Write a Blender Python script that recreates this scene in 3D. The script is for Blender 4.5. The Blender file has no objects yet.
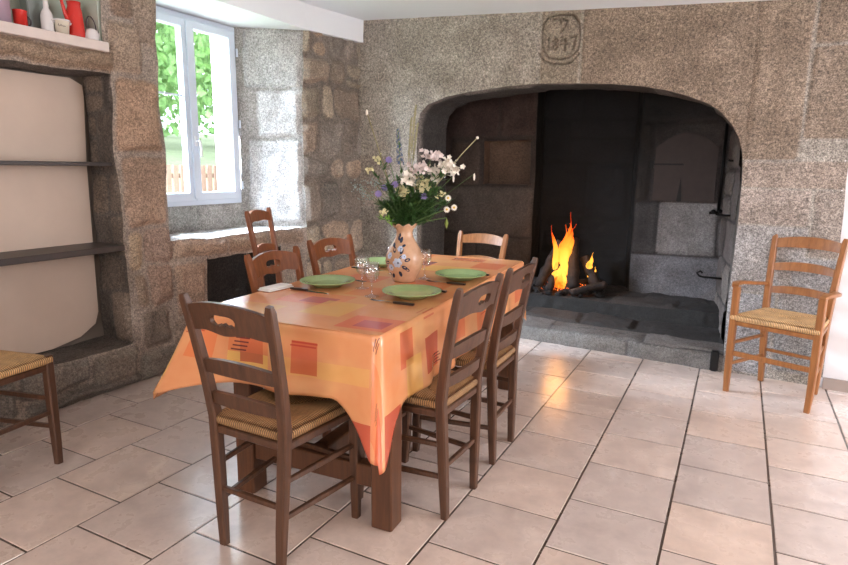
import bpy, bmesh, math, random
import numpy as np
from mathutils import Vector, Matrix, Euler
random.seed(7)
scene = bpy.context.scene
COL = scene.collection
PI = math.pi

# ------------------------------------------------------------------ colour / nodes
def s2l(c):
    return tuple(((v / 255) / 12.92 if v / 255 <= 0.04045 else (((v / 255) + 0.055) / 1.055) ** 2.4) for v in c)

def new_mat(name):
    m = bpy.data.materials.new(name); m.use_nodes = True
    nt = m.node_tree; b = nt.nodes['Principled BSDF']
    return m, nt, b

def N(nt, typ, **kw):
    n = nt.nodes.new(typ)
    for k, v in kw.items():
        if k.startswith('i_'):
            n.inputs[k[2:].replace('_', ' ')].default_value = v
        else:
            setattr(n, k, v)
    return n

def ramp(nt, fac, stops):
    r = nt.nodes.new('ShaderNodeValToRGB')
    el = r.color_ramp.elements
    while len(el) < len(stops): el.new(0.5)
    for e, (p, c) in zip(el, stops):
        e.position = p; e.color = (*c[:3], 1)
    nt.links.new(fac, r.inputs[0])
    return r

def mixc(nt, a, b, fac, mode='MIX'):
    m = nt.nodes.new('ShaderNodeMix'); m.data_type = 'RGBA'; m.blend_type = mode
    for sock, v in ((m.inputs[0], fac), (m.inputs[6], a), (m.inputs[7], b)):
        if hasattr(v, 'links') or isinstance(v, bpy.types.NodeSocket): nt.links.new(v, sock)
        else: sock.default_value = v if not isinstance(v, tuple) else (*v[:3], 1)
    return m.outputs[2]

def math_n(nt, op, a, b=None):
    m = nt.nodes.new('ShaderNodeMath'); m.operation = op
    for i, v in enumerate((a, b)):
        if v is None: continue
        if isinstance(v, bpy.types.NodeSocket): nt.links.new(v, m.inputs[i])
        else: m.inputs[i].default_value = v
    return m.outputs[0]

def bump(nt, b, h, dist=0.002, strength=1.0):
    n = nt.nodes.new('ShaderNodeBump'); n.inputs['Distance'].default_value = dist; n.inputs['Strength'].default_value = strength
    nt.links.new(h, n.inputs['Height']); nt.links.new(n.outputs[0], b.inputs['Normal'])

def coord(nt, kind='Object', scale=(1, 1, 1)):
    t = nt.nodes.new('ShaderNodeTexCoord'); mp = nt.nodes.new('ShaderNodeMapping')
    mp.inputs['Scale'].default_value = scale
    nt.links.new(t.outputs[kind], mp.inputs[0]); return mp.outputs[0]

def noise(nt, vec, scale, detail=4, rough=0.6, out='Fac'):
    n = N(nt, 'ShaderNodeTexNoise'); n.inputs['Scale'].default_value = scale
    n.inputs['Detail'].default_value = detail; n.inputs['Roughness'].default_value = rough
    if vec is not None: nt.links.new(vec, n.inputs['Vector'])
    return n.outputs[out]

def simple(name, rgb, rough=0.5, metal=0.0, var=0.0, vscale=20, **kw):
    m, nt, b = new_mat(name)
    c = s2l(rgb); b.inputs['Base Color'].default_value = (*c, 1)
    b.inputs['Roughness'].default_value = rough; b.inputs['Metallic'].default_value = metal
    if var:
        f = noise(nt, coord(nt), vscale, 5)
        r = ramp(nt, f, [(0.3, tuple(v * (1 - var) for v in c)), (0.7, tuple(min(1, v * (1 + var)) for v in c))])
        nt.links.new(r.outputs[0], b.inputs['Base Color'])
    for k, v in kw.items(): b.inputs[k.replace('_', ' ')].default_value = v
    return m

def wood(name, dark, light, rough=0.38, scale=(60, 60, 4)):
    m, nt, b = new_mat(name)
    f = noise(nt, coord(nt, 'Object', scale), 1.0, 5, 0.6)
    f2 = noise(nt, coord(nt), 3.0, 3)
    r = ramp(nt, f, [(0.25, s2l(dark)), (0.75, s2l(light))])
    c = mixc(nt, r.outputs[0], s2l(dark), math_n(nt, 'MULTIPLY', f2, 0.45))
    nt.links.new(c, b.inputs['Base Color']); b.inputs['Roughness'].default_value = rough
    bump(nt, b, f, 0.0006, 0.6)
    return m

def stone_mat(name, speck=0.5, bumpd=0.004, rough=0.85, fine=160):
    """multiplies the stone colour stored per vertex by granite grain"""
    m, nt, b = new_mat(name)
    a = N(nt, 'ShaderNodeVertexColor', layer_name='Col')
    co = coord(nt)
    f1 = noise(nt, co, fine, 3, 0.7); f2 = noise(nt, co, 55, 4, 0.7); f3 = noise(nt, co, 5, 4, 0.6)
    s = ramp(nt, f1, [(0.36, (1 - speck,) * 3), (0.5, (1, 1, 1)), (0.64, (1 + speck,) * 3)])
    s2 = ramp(nt, f2, [(0.34, (1 - speck * 0.75,) * 3), (0.66, (1 + speck * 0.75,) * 3)])
    s3 = ramp(nt, f3, [(0.3, (0.78, 0.76, 0.75)), (0.7, (1.2, 1.2, 1.22))])
    c = mixc(nt, a.outputs[0], s.outputs[0], 1.0, 'MULTIPLY')
    c = mixc(nt, c, s2.outputs[0], 1.0, 'MULTIPLY')
    c = mixc(nt, c, s3.outputs[0], 1.0, 'MULTIPLY')
    nt.links.new(c, b.inputs['Base Color']); b.inputs['Roughness'].default_value = rough
    h = math_n(nt, 'ADD', math_n(nt, 'MULTIPLY', f1, 0.45), f2)
    bump(nt, b, h, bumpd, 0.9)
    return m

# ------------------------------------------------------------------ mesh builder
class MB:
    def __init__(self): self.v = []; self.f = []; self.uv = None
    def add(self, vs, fs):
        o = len(self.v); self.v += [tuple(p) for p in vs]; self.f += [tuple(i + o for i in f) for f in fs]; return self
    def box(self, c, s, rz=0.0, rx=0.0, bev=0.0, taper=1.0):
        hx, hy, hz = s[0] / 2, s[1] / 2, s[2] / 2
        R = Matrix.Rotation(rz, 3, 'Z') @ Matrix.Rotation(rx, 3, 'X'); C = Vector(c)
        if bev <= 0:
            ps = [(x * (taper if z < 0 else 1), y * (taper if z < 0 else 1), z) for z in (-hz, hz) for x, y in ((-hx, -hy), (hx, -hy), (hx, hy), (-hx, hy))]
            fs = [(3, 2, 1, 0), (4, 5, 6, 7), (0, 1, 5, 4), (1, 2, 6, 5), (2, 3, 7, 6), (3, 0, 4, 7)]
        else:
            e = min(bev, hx * .9, hy * .9, hz * .9)
            def ring(z, i):
                a, b_ = hx - i, hy - i; k = e
                return [(-a, -b_ + k, z), (-a + k, -b_, z), (a - k, -b_, z), (a, -b_ + k, z), (a, b_ - k, z), (a - k, b_, z), (-a + k, b_, z), (-a, b_ - k, z)]
            ps = ring(-hz, e) + ring(-hz + e, 0) + ring(hz - e, 0) + ring(hz, e)
            fs = [tuple(range(7, -1, -1)), tuple(range(24, 32))]
            for r in range(3):
                for i in range(8):
                    j = (i + 1) % 8; fs.append((r * 8 + i, r * 8 + j, r * 8 + 8 + j, r * 8 + 8 + i))
        return self.add([C + R @ Vector(p) for p in ps], fs)
    def sweep(self, path, sizes, n=4, up=Vector((0, 1, 0)), rect=True, cap=True):
        """sweep a rectangle (w along side, d along up) or circle of given radius along a path"""
        path = [Vector(p) for p in path]; k = len(path); base = len(self.v)
        rings = []
        for i, p in enumerate(path):
            t = (path[min(i + 1, k - 1)] - path[max(i - 1, 0)]).normalized()
            u = up - t * up.dot(t)
            if u.length < 1e-4: u = Vector((1, 0, 0)) - t * t.x
            u.normalize(); s = t.cross(u)
            sz = sizes[i] if isinstance(sizes, (list, tuple)) and not (isinstance(sizes, tuple) and len(sizes) == 2) else sizes
            if rect:
                w, d = (sz if isinstance(sz, (tuple, list)) else (sz, sz))
                w /= 2; d /= 2; e = min(w, d) * .28
                pts = [(-w, -d + e), (-w + e, -d), (w - e, -d), (w, -d + e), (w, d - e), (w - e, d), (-w + e, d), (-w, d - e)]
            else:
                pts = [(sz * math.cos(2 * PI * j / n), sz * math.sin(2 * PI * j / n)) for j in range(n)]
            rings.append([p + s * a + u * b for a, b in pts])
        m = len(rings[0]); vs = [q for r in rings for q in r]; fs = []
        for i in range(k - 1):
            for j in range(m):
                jj = (j + 1) % m; fs.append((i * m + j, i * m + jj, (i + 1) * m + jj, (i + 1) * m + j))
        if cap: fs.append(tuple(range(m - 1, -1, -1))); fs.append(tuple((k - 1) * m + j for j in range(m)))
        return self.add(vs, fs)
    def tube(self, path, r, n=8): return self.sweep(path, r, n=n, rect=False)
    def lathe(self, prof, n=32, c=(0, 0, 0), wob=None):
        k = len(prof); vs = []
        for i, (r, z) in enumerate(prof):
            for j in range(n):
                a = 2 * PI * j / n; rr = r; zz = z
                if wob: rr, zz = wob(r, z, a, i)
                vs.append((c[0] + rr * math.cos(a), c[1] + rr * math.sin(a), c[2] + zz))
        fs = []
        for i in range(k - 1):
            for j in range(n):
                jj = (j + 1) % n; fs.append((i * n + j, i * n + jj, (i + 1) * n + jj, (i + 1) * n + j))
        fs.append(tuple(range(n - 1, -1, -1))); fs.append(tuple((k - 1) * n + j for j in range(n)))
        return self.add(vs, fs)
    def blob(self, c, r, seed=0, amp=0.15, sub=2):
        bm = bmesh.new(); bmesh.ops.create_icosphere(bm, subdivisions=sub, radius=1.0)
        rr = r if isinstance(r, (tuple, list)) else (r, r, r)
        from mathutils import noise as mn
        vs = []
        for v in bm.verts:
            q = v.co * (1 + amp * mn.noise(v.co * 1.7 + Vector((seed * 3.1, seed, 0))))
            vs.append((c[0] + q.x * rr[0], c[1] + q.y * rr[1], c[2] + q.z * rr[2]))
        fs = [tuple(v.index for v in f.verts) for f in bm.faces]; bm.free()
        return self.add(vs, fs)
    def build(self, name, mat, parent=None, smooth=False, loc=(0, 0, 0), bevel=0, sub=0):
        me = bpy.data.meshes.new(name); me.from_pydata(self.v, [], self.f); me.update()
        bm = bmesh.new(); bm.from_mesh(me); bmesh.ops.recalc_face_normals(bm, faces=bm.faces); bm.to_mesh(me); bm.free()
        if smooth:
            for p in me.polygons: p.use_smooth = True
        if mat: me.materials.append(mat)
        o = bpy.data.objects.new(name, me); COL.objects.link(o); o.location = loc
        if parent: o.parent = parent
        if bevel:
            md = o.modifiers.new('b', 'BEVEL'); md.width = bevel; md.segments = 2; md.limit_method = 'ANGLE'; md.angle_limit = 0.6
        if sub:
            md = o.modifiers.new('s', 'SUBSURF'); md.levels = md.render_levels = sub
        return o

def shade_auto(o, ang=40):
    for p in o.data.polygons: p.use_smooth = True
    try: o.data.set_sharp_from_angle(angle=math.radians(ang))
    except Exception: pass
    return o

def tag(o, label, cat, group=None, kind=None):
    o['label'] = label; o['category'] = cat
    if group: o['group'] = group
    if kind: o['kind'] = kind
    return o
def thing(name, loc, rz, label, cat, group=None):
    o = bpy.data.objects.new(name, None); COL.objects.link(o); o.location = loc; o.rotation_euler = (0, 0, rz)
    o.empty_display_size = 0.05
    return tag(o, label, cat, group)
def struct(o): o['kind'] = 'structure'; return o
def copy_tree(o, parent=None):
    c = o.copy(); COL.objects.link(c); c.parent = parent
    for ch in list(o.children): copy_tree(ch, c)
    return c

# ------------------------------------------------------------------ numpy value noise
def _h(ix, iy, iz):
    n = (ix * 374761393 + iy * 668265263 + iz * 2147483647 // 7 * 3) & 0xffffffff
    n = ((n ^ (n >> 13)) * 1274126177) & 0xffffffff
    return ((n ^ (n >> 16)) & 0xffff) / 65535.0
def vnoise(x, y, z):
    x0 = np.floor(x).astype(np.int64); y0 = np.floor(y).astype(np.int64); z0 = np.floor(z).astype(np.int64)
    fx, fy, fz = x - x0, y - y0, z - z0
    fx, fy, fz = (f * f * (3 - 2 * f) for f in (fx, fy, fz))
    r = 0
    for dx in (0, 1):
        for dy in (0, 1):
            for dz in (0, 1):
                w = (fx if dx else 1 - fx) * (fy if dy else 1 - fy) * (fz if dz else 1 - fz)
                r = r + w * _h(x0 + dx + 1000, y0 + dy + 1000, z0 + dz + 1000)
    return r * 2 - 1
def fbm(P, s, o=3, seed=0.0):
    r = 0; a = 1.0; t = 0
    for i in range(o):
        r = r + a * vnoise(P[..., 0] * s + seed, P[..., 1] * s + seed * 1.7, P[..., 2] * s - seed); t += a; a *= 0.5; s *= 2.03
    return r / t

# ------------------------------------------------------------------ stone walls
class Layout:
    """stones as rounded rectangles in wall coordinates; everything between them is mortar"""
    def __init__(self, stones, mortar, warp=0.02, round_=0.03, bulge=0.02, rough=0.006, edge=0.03, jit=0.06):
        self.st = stones; self.m = np.array(s2l(mortar)); self.warp = warp; self.r = round_; self.b = bulge; self.rough = rough; self.edge = edge; self.jit = jit
    def __call__(self, U, V):
        Q = np.stack([U, V, U * 0], -1)
        u = U + self.warp * fbm(Q, 5, 3, 3.3); v = V + self.warp * fbm(Q, 5, 3, 9.1)
        best = np.full(U.shape, -1e9); col = np.zeros(U.shape + (3,)) + self.m; hh = np.zeros(U.shape)
        for k, s in enumerate(self.st):
            u0, u1, v0, v1 = s[:4]; c = np.array(s2l(s[4])); off = s[5] if len(s) > 5 else 0
            r = min(self.r, (u1 - u0) * .45, (v1 - v0) * .45)
            dx = np.abs(u - (u0 + u1) / 2) - ((u1 - u0) / 2 - r); dy = np.abs(v - (v0 + v1) / 2) - ((v1 - v0) / 2 - r)
            d = -(np.sqrt(np.maximum(dx, 0) ** 2 + np.maximum(dy, 0) ** 2) + np.minimum(np.maximum(dx, dy), 0) - r)
            t = np.clip(d / self.edge, 0, 1); t = t * t * (3 - 2 * t)
            sel = d > np.maximum(best, -0.004); best = np.where(sel, d, best)
            tt = np.clip((d + .004) / .01, 0, 1)
            col = np.where(sel[..., None], self.m * (1 - tt[..., None]) + c * tt[..., None], col)
            hh = np.where(sel, t * (self.b + off), hh)
        return hh, col

def courses(u0, u1, v0, v1, hs, ws, cols, gap=0.02, seed=1):
    rnd = random.Random(seed); out = []; v = v0
    while v < v1 - 0.03:
        h = rnd.uniform(*hs); h = min(h, v1 - v) if v + h < v1 - .08 else v1 - v
        u = u0 - rnd.uniform(0, ws[0])
        while u < u1:
            w = rnd.uniform(*ws)
            c = list(rnd.choice(cols)); k = rnd.uniform(.88, 1.12); c = tuple(min(255, x * k) for x in c)
            if rnd.random() < .22 and h > .16:
                mid = v + h * rnd.uniform(.4, .6)
                out.append((u + gap / 2, u + w - gap / 2, v + gap / 2, mid - gap / 2, c, rnd.uniform(-.012, .012)))
                out.append((u + gap / 2, u + w - gap / 2, mid + gap / 2, v + h - gap / 2, c, rnd.uniform(-.012, .012)))
            else:
                out.append((u + gap / 2, u + w - gap / 2, v + gap / 2, v + h - gap / 2, c, rnd.uniform(-.014, .014)))
            u += w
        v += h
    return out

class Wall:
    def __init__(self, wob=0.012, wscale=2.2):
        self.v = []; self.f = []; self.c = []; self.n = 0; self.wob = wob; self.ws = wscale
    def patch(self, P, nrm, lay, U, V, fade=(0, 0, 0, 0), tint=None, rough=None):
        """P: (a,b,3) grid; fade flags: s0,s1,t0,t1 borders that keep their place"""
        nrm = np.array(nrm, float); nrm = nrm / np.linalg.norm(nrm)
        h, c = lay(U, V)
        a, b = U.shape
        rg = lay.rough if rough is None else rough
        h = h + rg * fbm(P, 14, 4, 5.5)
        fd = np.ones((a, b)); w = 0.03
        def dist(q0, ax):
            d = np.linalg.norm(P - q0, axis=-1); return np.clip(d / w, 0, 1)
        if fade[0]: fd *= dist(P[0:1], 0)
        if fade[1]: fd *= dist(P[-1:], 0)
        if fade[2]: fd *= dist(P[:, 0:1], 1)
        if fade[3]: fd *= dist(P[:, -1:], 1)
        D = np.stack([fbm(P, self.ws, 4, s) for s in (1.1, 4.2, 7.7)], -1) * self.wob
        Q = P + D + nrm * (h * fd)[..., None]
        if tint is not None: c = c * tint[..., None] if tint.ndim == 2 else c * tint
        o = self.n
        self.v.append(Q.reshape(-1, 3)); self.c.append(c.reshape(-1, 3)); self.n += a * b
        i = np.arange(a - 1)[:, None] * b + np.arange(b - 1)[None]; i = i.ravel() + o
        q = np.stack([i, i + b, i + b + 1, i + 1], -1)
        # orientation
        A = Q[a // 2, b // 2]; e1 = Q[min(a // 2 + 1, a - 1), b // 2] - A; e2 = Q[a // 2, min(b // 2 + 1, b - 1)] - A
        if np.dot(np.cross(e1, e2), nrm) < 0: q = q[:, ::-1]
        self.f.append(q)
    def quad(self, p00, p10, p11, p01, nrm, lay, uv=None, res=0.014, fade=(0, 0, 0, 0), tint=None, su=None, sv=None, jit=None):
        p00, p10, p11, p01 = (np.array(p, float) for p in (p00, p10, p11, p01))
        L = max(np.linalg.norm(p10 - p00), np.linalg.norm(p11 - p01)); H = max(np.linalg.norm(p01 - p00), np.linalg.norm(p11 - p10))
        a = max(2, int(L / res) + 1); b = max(2, int(H / res) + 1)
        s = np.linspace(0, 1, a)[:, None, None]; t = np.linspace(0, 1, b)[None, :, None]
        P = p00 * (1 - s) * (1 - t) + p10 * s * (1 - t) + p11 * s * t + p01 * (1 - s) * t
        if uv is None: uv = lambda P: (P[..., 0], P[..., 2])
        U, V = uv(P)
        self.patch(P, nrm, lay, U, V, fade, tint(P) if tint else None)
    def build(self, name, mat, parent=None):
        me = bpy.data.meshes.new(name)
        v = np.concatenate(self.v); f = np.concatenate(self.f); c = np.concatenate(self.c)
        me.from_pydata(v.tolist(), [], f.tolist()); me.update()
        at = me.color_attributes.new('Col', 'FLOAT_COLOR', 'POINT')
        at.data.foreach_set('color', np.concatenate([c, np.ones((len(c), 1))], 1).astype(np.float32).ravel())
        bm = bmesh.new(); bm.from_mesh(me); bmesh.ops.remove_doubles(bm, verts=bm.verts, dist=0.0005); bm.to_mesh(me); bm.free()
        for p in me.polygons: p.use_smooth = True
        me.materials.append(mat)
        o = bpy.data.objects.new(name, me); COL.objects.link(o)
        if parent: o.parent = parent
        return o

def grid_with_holes(w, us, vs, holes, pt, nrm, lay, uvf, res, tint=None, end_fade=False):
    """rectangular wall cut by rectangular holes; us/vs outer range"""
    U = sorted({us[0], us[1], *[h[0] for h in holes], *[h[1] for h in holes]}); U = [u for u in U if us[0] <= u <= us[1]]
    V = sorted({vs[0], vs[1], *[h[2] for h in holes], *[h[3] for h in holes]}); V = [v for v in V if vs[0] <= v <= vs[1]]
    for i in range(len(U) - 1):
        for j in range(len(V) - 1):
            a, b, c, d = U[i], U[i + 1], V[j], V[j + 1]; mu, mv = (a + b) / 2, (c + d) / 2
            def inside(x, y): return any(h[0] < x < h[1] and h[2] < y < h[3] for h in holes)
            if inside(mu, mv): continue
            fl = (inside(a - .001, mv), inside(b + .001, mv) or (end_fade and b >= us[1] - .001), inside(mu, c - .001), inside(mu, d + .001))
            w.quad(pt(a, c), pt(b, c), pt(b, d), pt(a, d), nrm, lay, uvf, res, fl, tint)

M_STONE = stone_mat('rubble stone', 0.42, 0.006, fine=120)
M_GRAN = stone_mat('granite', 0.55, 0.0035, fine=130)
M_SOOTY = stone_mat('hearth stone', 0.35, 0.004, fine=140)

# ================================================================== ROOM
XL, FY = -3.14, lambda x: 4.31 - 0.08 * x
CEIL = lambda x: 2.53 - 0.0735 * (x + 3.14) if x < 1.2 else 2.21
def FW(x, z, d=0.0): return (x + 0.08 * d, FY(x) + d, z)
NF = (-0.08, -1, 0)

# ---- left wall (rubble, niche, window opening, low recess) --------------------
tan = (158, 134, 114); brown = (128, 106, 90); grey = (140, 130, 120); pale = (176, 158, 140); pink = (160, 128, 112)
MORT = (146, 132, 120)
st = []
# the pier between niche and window: big rough blocks
st += [(2.30, 2.44, 2.10, 2.40, brown, .0), (2.44, 2.60, 1.98, 2.5, (146, 128, 112)), (2.26, 2.47, 1.80, 2.07, (150, 130, 112), .01),
       (2.285, 2.58, 1.37, 1.775, (156, 128, 106), .018), (2.30, 2.585, 0.93, 1.33, (152, 127, 108), .018), (2.30, 2.39, 0.66, 0.90, (170, 148, 124)),
       (2.41, 2.62, 0.70, 0.90, (142, 120, 106)), (2.32, 2.40, .44, .63, (150, 130, 112)), (2.42, 2.60, 0.44, 0.68, (146, 122, 106), .012), (2.62, 2.86, 0.35, 0.66, (150, 126, 108), .02),
       (2.34, 2.56, 0.20, 0.42, (120, 106, 94)), (2.58, 2.86, 0.06, 0.33, (132, 114, 100), .01),
       (2.62, 3.05, 0.70, 0.81, (152, 130, 112), .015), (3.07, 3.45, 0.70, 0.81, (146, 124, 106), .01), (3.47, 3.9, 0.70, 0.81, (140, 120, 104))]
# lintel stone over the niche and plinth stones below it
st += [(1.35, 2.28, 1.79, 1.90, (138, 116, 96), .02), (0.2, 1.33, 1.79, 1.92, (134, 112, 94), .02)]
st += [(1.0, 1.60, 0.02, 0.235, (112, 103, 94), .03), (1.62, 2.02, 0.09, 0.25, (124, 114, 104), .03), (2.04, 2.30, 0.05, .24, (122, 110, 98), .03), (1.64, 2.32, 0.0, 0.075, (104, 95, 86), .02), (2.32, 2.84, 0.0, .17, (118, 108, 97), .03)]
# beyond the window: rubble
st += courses(-2.6, 0.9, 0.0, 2.4, (.2, .34), (.25, .5), [tan, brown, grey], .03, 9)
layFar = Layout(courses(3.90, 4.90, 0.0, 2.45, (.13, .34), (.12, .36), [(134, 118, 103), (140, 121, 103), (126, 116, 106), (148, 128, 110), (120, 108, 97), (152, 138, 120)], .034, 41), (116, 105, 95), .045, .05, .026, .016, .03)
layL = Layout(st, MORT, 0.022, 0.035, 0.018, 0.014, 0.035)
wl = Wall(0.03, 3.0)
def ptL(u, v): return (XL, u, v)
uvL = lambda P: (P[..., 1], P[..., 2])
NICHE = (0.9, 2.27, 0.25, 1.785); WIN = (2.60, 3.93, 0.82, 2.40); LOW = (2.88, 3.62, 0.0, 0.68); TOPN = (0.9, 2.235, 1.93, 2.365)
grid_with_holes(wl, (-2.6, 3.93), (0, 2.348), [NICHE, WIN, LOW, TOPN], ptL, (1, 0, 0), layL, uvL, 0.014, None, True)
XC, YC = -3.01, 4.552
wl.quad((XL, 3.93, 0), (XC, YC, 0), (XC, YC, 2.348), (XL, 3.93, 2.348), (1, -.2, 0), layFar, uvL, 0.012, (1, 0, 0, 0))
# niche reveals
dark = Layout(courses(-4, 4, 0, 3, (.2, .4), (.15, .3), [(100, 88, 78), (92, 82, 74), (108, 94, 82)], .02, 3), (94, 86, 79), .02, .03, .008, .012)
uvX = lambda P: (P[..., 0], P[..., 2])
NB = -3.42
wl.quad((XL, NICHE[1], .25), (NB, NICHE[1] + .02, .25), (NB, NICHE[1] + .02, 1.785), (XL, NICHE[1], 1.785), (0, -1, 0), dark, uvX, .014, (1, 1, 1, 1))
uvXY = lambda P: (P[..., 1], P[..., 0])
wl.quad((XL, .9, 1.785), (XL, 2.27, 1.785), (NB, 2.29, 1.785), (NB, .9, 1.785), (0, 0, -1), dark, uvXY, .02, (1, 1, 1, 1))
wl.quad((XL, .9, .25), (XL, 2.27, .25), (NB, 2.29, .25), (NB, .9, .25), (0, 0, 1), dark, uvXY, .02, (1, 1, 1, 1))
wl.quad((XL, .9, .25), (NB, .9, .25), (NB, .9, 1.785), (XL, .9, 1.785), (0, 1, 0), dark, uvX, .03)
# low recess under the window
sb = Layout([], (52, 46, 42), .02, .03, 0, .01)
wl.quad((XL, 2.88, 0), (-3.5, 2.88, 0), (-3.5, 2.88, .68), (XL, 2.88, .68), (0, 1, 0), sb, uvX, .02, (1, 1, 0, 1))
wl.quad((XL, 3.62, 0), (-3.5, 3.62, 0), (-3.5, 3.62, .68), (XL, 3.62, .68), (0, -1, 0), sb, uvX, .02, (1, 1, 0, 1))
wl.quad((XL, 2.88, .68), (XL, 3.62, .68), (-3.5, 3.62, .68), (-3.5, 2.88, .68), (0, 0, -1), sb, uvXY, .02, (1, 1, 1, 1))
wl.quad((-3.5, 2.88, 0), (-3.5, 3.62, 0), (-3.5, 3.62, .68), (-3.5, 2.88, .68), (1, 0, 0), sb, uvL, .03, (1, 1, 1, 1))
# window reveals: pale limewashed granite
XW = -3.56; WY0, WY1, WZ0, WZ1 = 2.70, 3.645, 1.01, 2.335
lime = Layout([(-3.5, -3.155, 1.90, 2.33, (176, 174, 170), .006), (-3.42, -3.155, 1.53, 1.88, (182, 179, 175), .006), (-3.55, -3.44, 1.53, 1.88, (160, 156, 150)),
               (-3.5, -3.155, 0.86, 1.50, (182, 180, 177), .006)], (150, 146, 140), .012, .02, .008, .008, .02)
wl.quad((XL, 3.93, .82), (XW, WY1, .82), (XW, WY1, 2.36), (XL, 3.93, 2.36), (.4, -1, 0), lime, uvX, .013, (1, 1, 1, 1))
wl.quad((XL, 2.60, .82), (XW, WY0, .82), (XW, WY0, 2.36), (XL, 2.60, 2.36), (.2, 1, 0), lime, uvX, .02, (1, 1, 1, 1))
sill = Layout([(2.6, 3.1, -3.6, -3.13, (200, 196, 192)), (3.12, 3.93, -3.6, -3.13, (204, 200, 196))], (180, 176, 170), .01, .02, .006, .008, .02)
wl.quad((XL, 2.60, .82), (XL, 3.93, .82), (XW, WY1, .82), (XW, WY0, .82), (0, 0, 1), sill, uvXY, .014, (1, 1, 1, 1))
under = Layout([(2.6, 3.2, .82, 1.0, (150, 148, 142)), (3.22, 3.7, .82, 1.0, (158, 154, 148))], (140, 138, 132), .01, .02, .006, .008)
wl.quad((XW, WY0, .82), (XW, WY1, .82), (XW, WY1, 1.02), (XW, WY0, 1.02), (1, 0, 0), under, uvL, .014, (1, 1, 1, 1))
wall_left = struct(wl.build('wall_left', M_STONE))

# plaster backs of the two niches
M_PLAS = simple('pink plaster', (206, 184, 168), .9, var=.05, vscale=3)
M_GREEN = simple('pale green plaster', (186, 192, 178), .9, var=.05, vscale=4)
b = MB()
ou = [(.9, .26), (1.95, .26), (2.12, .29), (2.22, .35), (2.245, .42), (2.25, .8), (2.256, 1.3), (2.275, 1.68), (2.27, 1.74), (2.20, 1.772), (1.95, 1.77), (1.6, 1.768), (.9, 1.76)]
vs = [(NB + .03, y, z) for y, z in ou] + [(NB - .02, y, z) for y, z in ou]; n = len(ou)
b.add(vs, [tuple(range(n)), tuple(range(2 * n - 1, n - 1, -1))] + [(i, (i + 1) % n, n + (i + 1) % n, n + i) for i in range(n)])
struct(b.build('wall_niche', M_PLAS))
b = MB(); b.box((NB - .03, 1.55, 1.0), (.06, 1.6, 1.7)); struct(b.build('wall_niche_backing', simple('niche mortar', (120, 108, 98), .9)))
b = MB(); b.box((-3.40, 1.60, 2.24), (.05, 1.42, .64)); b.box((-3.27, 2.25, 2.24), (.24, .03, .64)); struct(b.build('wall_niche_upper', M_GREEN))

# ---- beam box and ceiling ------------------------------------------------------
M_WHITE = simple('white paint', (230, 231, 233), .75)
M_CEIL = simple('ceiling paint', (238, 242, 246), .85)
b = MB(); path = [(-3.09, -2.6), (-3.09, 3.93), (-2.955, 4.55)]
lo = [(x, y, 2.338) for x, y in path]; hi = [(x, y, 2.56) for x, y in path]; lo2 = [(-3.9, y, 2.338) for x, y in path]; hi2 = [(-3.9, y, 2.56) for x, y in path]
vs = lo + hi + hi2 + lo2; fs = []
for i in range(2):
    for r in range(4): a = r * 3; c = ((r + 1) % 4) * 3; fs.append((a + i, a + i + 1, c + i + 1, c + i))
fs += [(0, 3, 6, 9), (2, 5, 8, 11)]
b.add(vs, fs); struct(b.build('trim_1', M_WHITE))
b = MB()
xs = [-3.9, 1.2, 3.2]
for i in range(2):
    x0, x1 = xs[i], xs[i + 1]; z0 = 2.53 - 0.0735 * (x0 + 3.14); z1 = 2.53 - 0.0735 * (min(x1, 1.2) + 3.14)
    if i: z0 = z1
    b.add([(x0, -2.7, z0), (x1, -2.7, z1), (x1, 4.9, z1), (x0, 4.9, z0), (x0, -2.7, z0 + .12), (x1, -2.7, z1 + .12), (x1, 4.9, z1 + .12), (x0, 4.9, z0 + .12)],
          [(0, 1, 2, 3), (7, 6, 5, 4), (0, 4, 5, 1), (1, 5, 6, 2), (2, 6, 7, 3), (3, 7, 4, 0)])
struct(b.build('ceiling', M_CEIL))

# ---- fireplace wall ------------------------------------------------------------
ARCH = [(-2.41, 0.0), (-2.41, 1.365), (-2.41, 1.64), (-2.385, 1.745), (-2.314, 1.812), (-2.156, 1.857), (-1.934, 1.884), (-1.64, 1.904), (-1.364, 1.911), (-1.07, 1.902), (-0.861, 1.884),
        (-0.662, 1.854), (-0.501, 1.815), (-0.346, 1.768), (-0.237, 1.72), (-0.151, 1.662), (-0.082, 1.587), (-0.036, 1.508), (-0.011, 1.422), (0.0, 1.313), (0.0, 0.0)]
g0 = (150, 142, 132); g1 = (140, 126, 112); g2 = (144, 132, 120)
stF = [(-2.95, -2.43, 0.0, .52, g2), (-3.05, -2.45, .53, .95, (132, 124, 114)), (-3.05, -2.44, .96, 1.45, g2), (-3.1, -2.60, 1.46, 1.9, (140, 132, 122)),
       (-3.1, -1.385, 1.35, 2.6, (152, 142, 130)), (-1.365, -1.085, 1.85, 2.6, (140, 126, 110)), (-1.065, 0.285, 1.38, 2.6, (136, 119, 103)),
       (0.30, 0.7, 2.035, 2.5, (134, 117, 101)), (0.30, 0.62, 1.50, 2.02, (134, 118, 103)), (-.02, 0.6, 1.21, 1.365, (146, 131, 119)), (-.02, .38, .98, 1.20, (150, 136, 126)),
       (-.02, .385, .55, .97, (150, 144, 140)), (.40, .7, .8, 1.20, (140, 128, 118)), (-.02, .26, .02, .54, (148, 146, 146)), (.28, .7, .36, .79, (140, 136, 134)), (.28, .7, .06, .35, (132, 130, 128))]
layF = Layout(stF, (150, 142, 132), 0.006, 0.02, 0.005, 0.006, 0.012)
wf = Wall(0.014, 2.0)
uvF = lambda P: (P[..., 0], P[..., 2])
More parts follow.
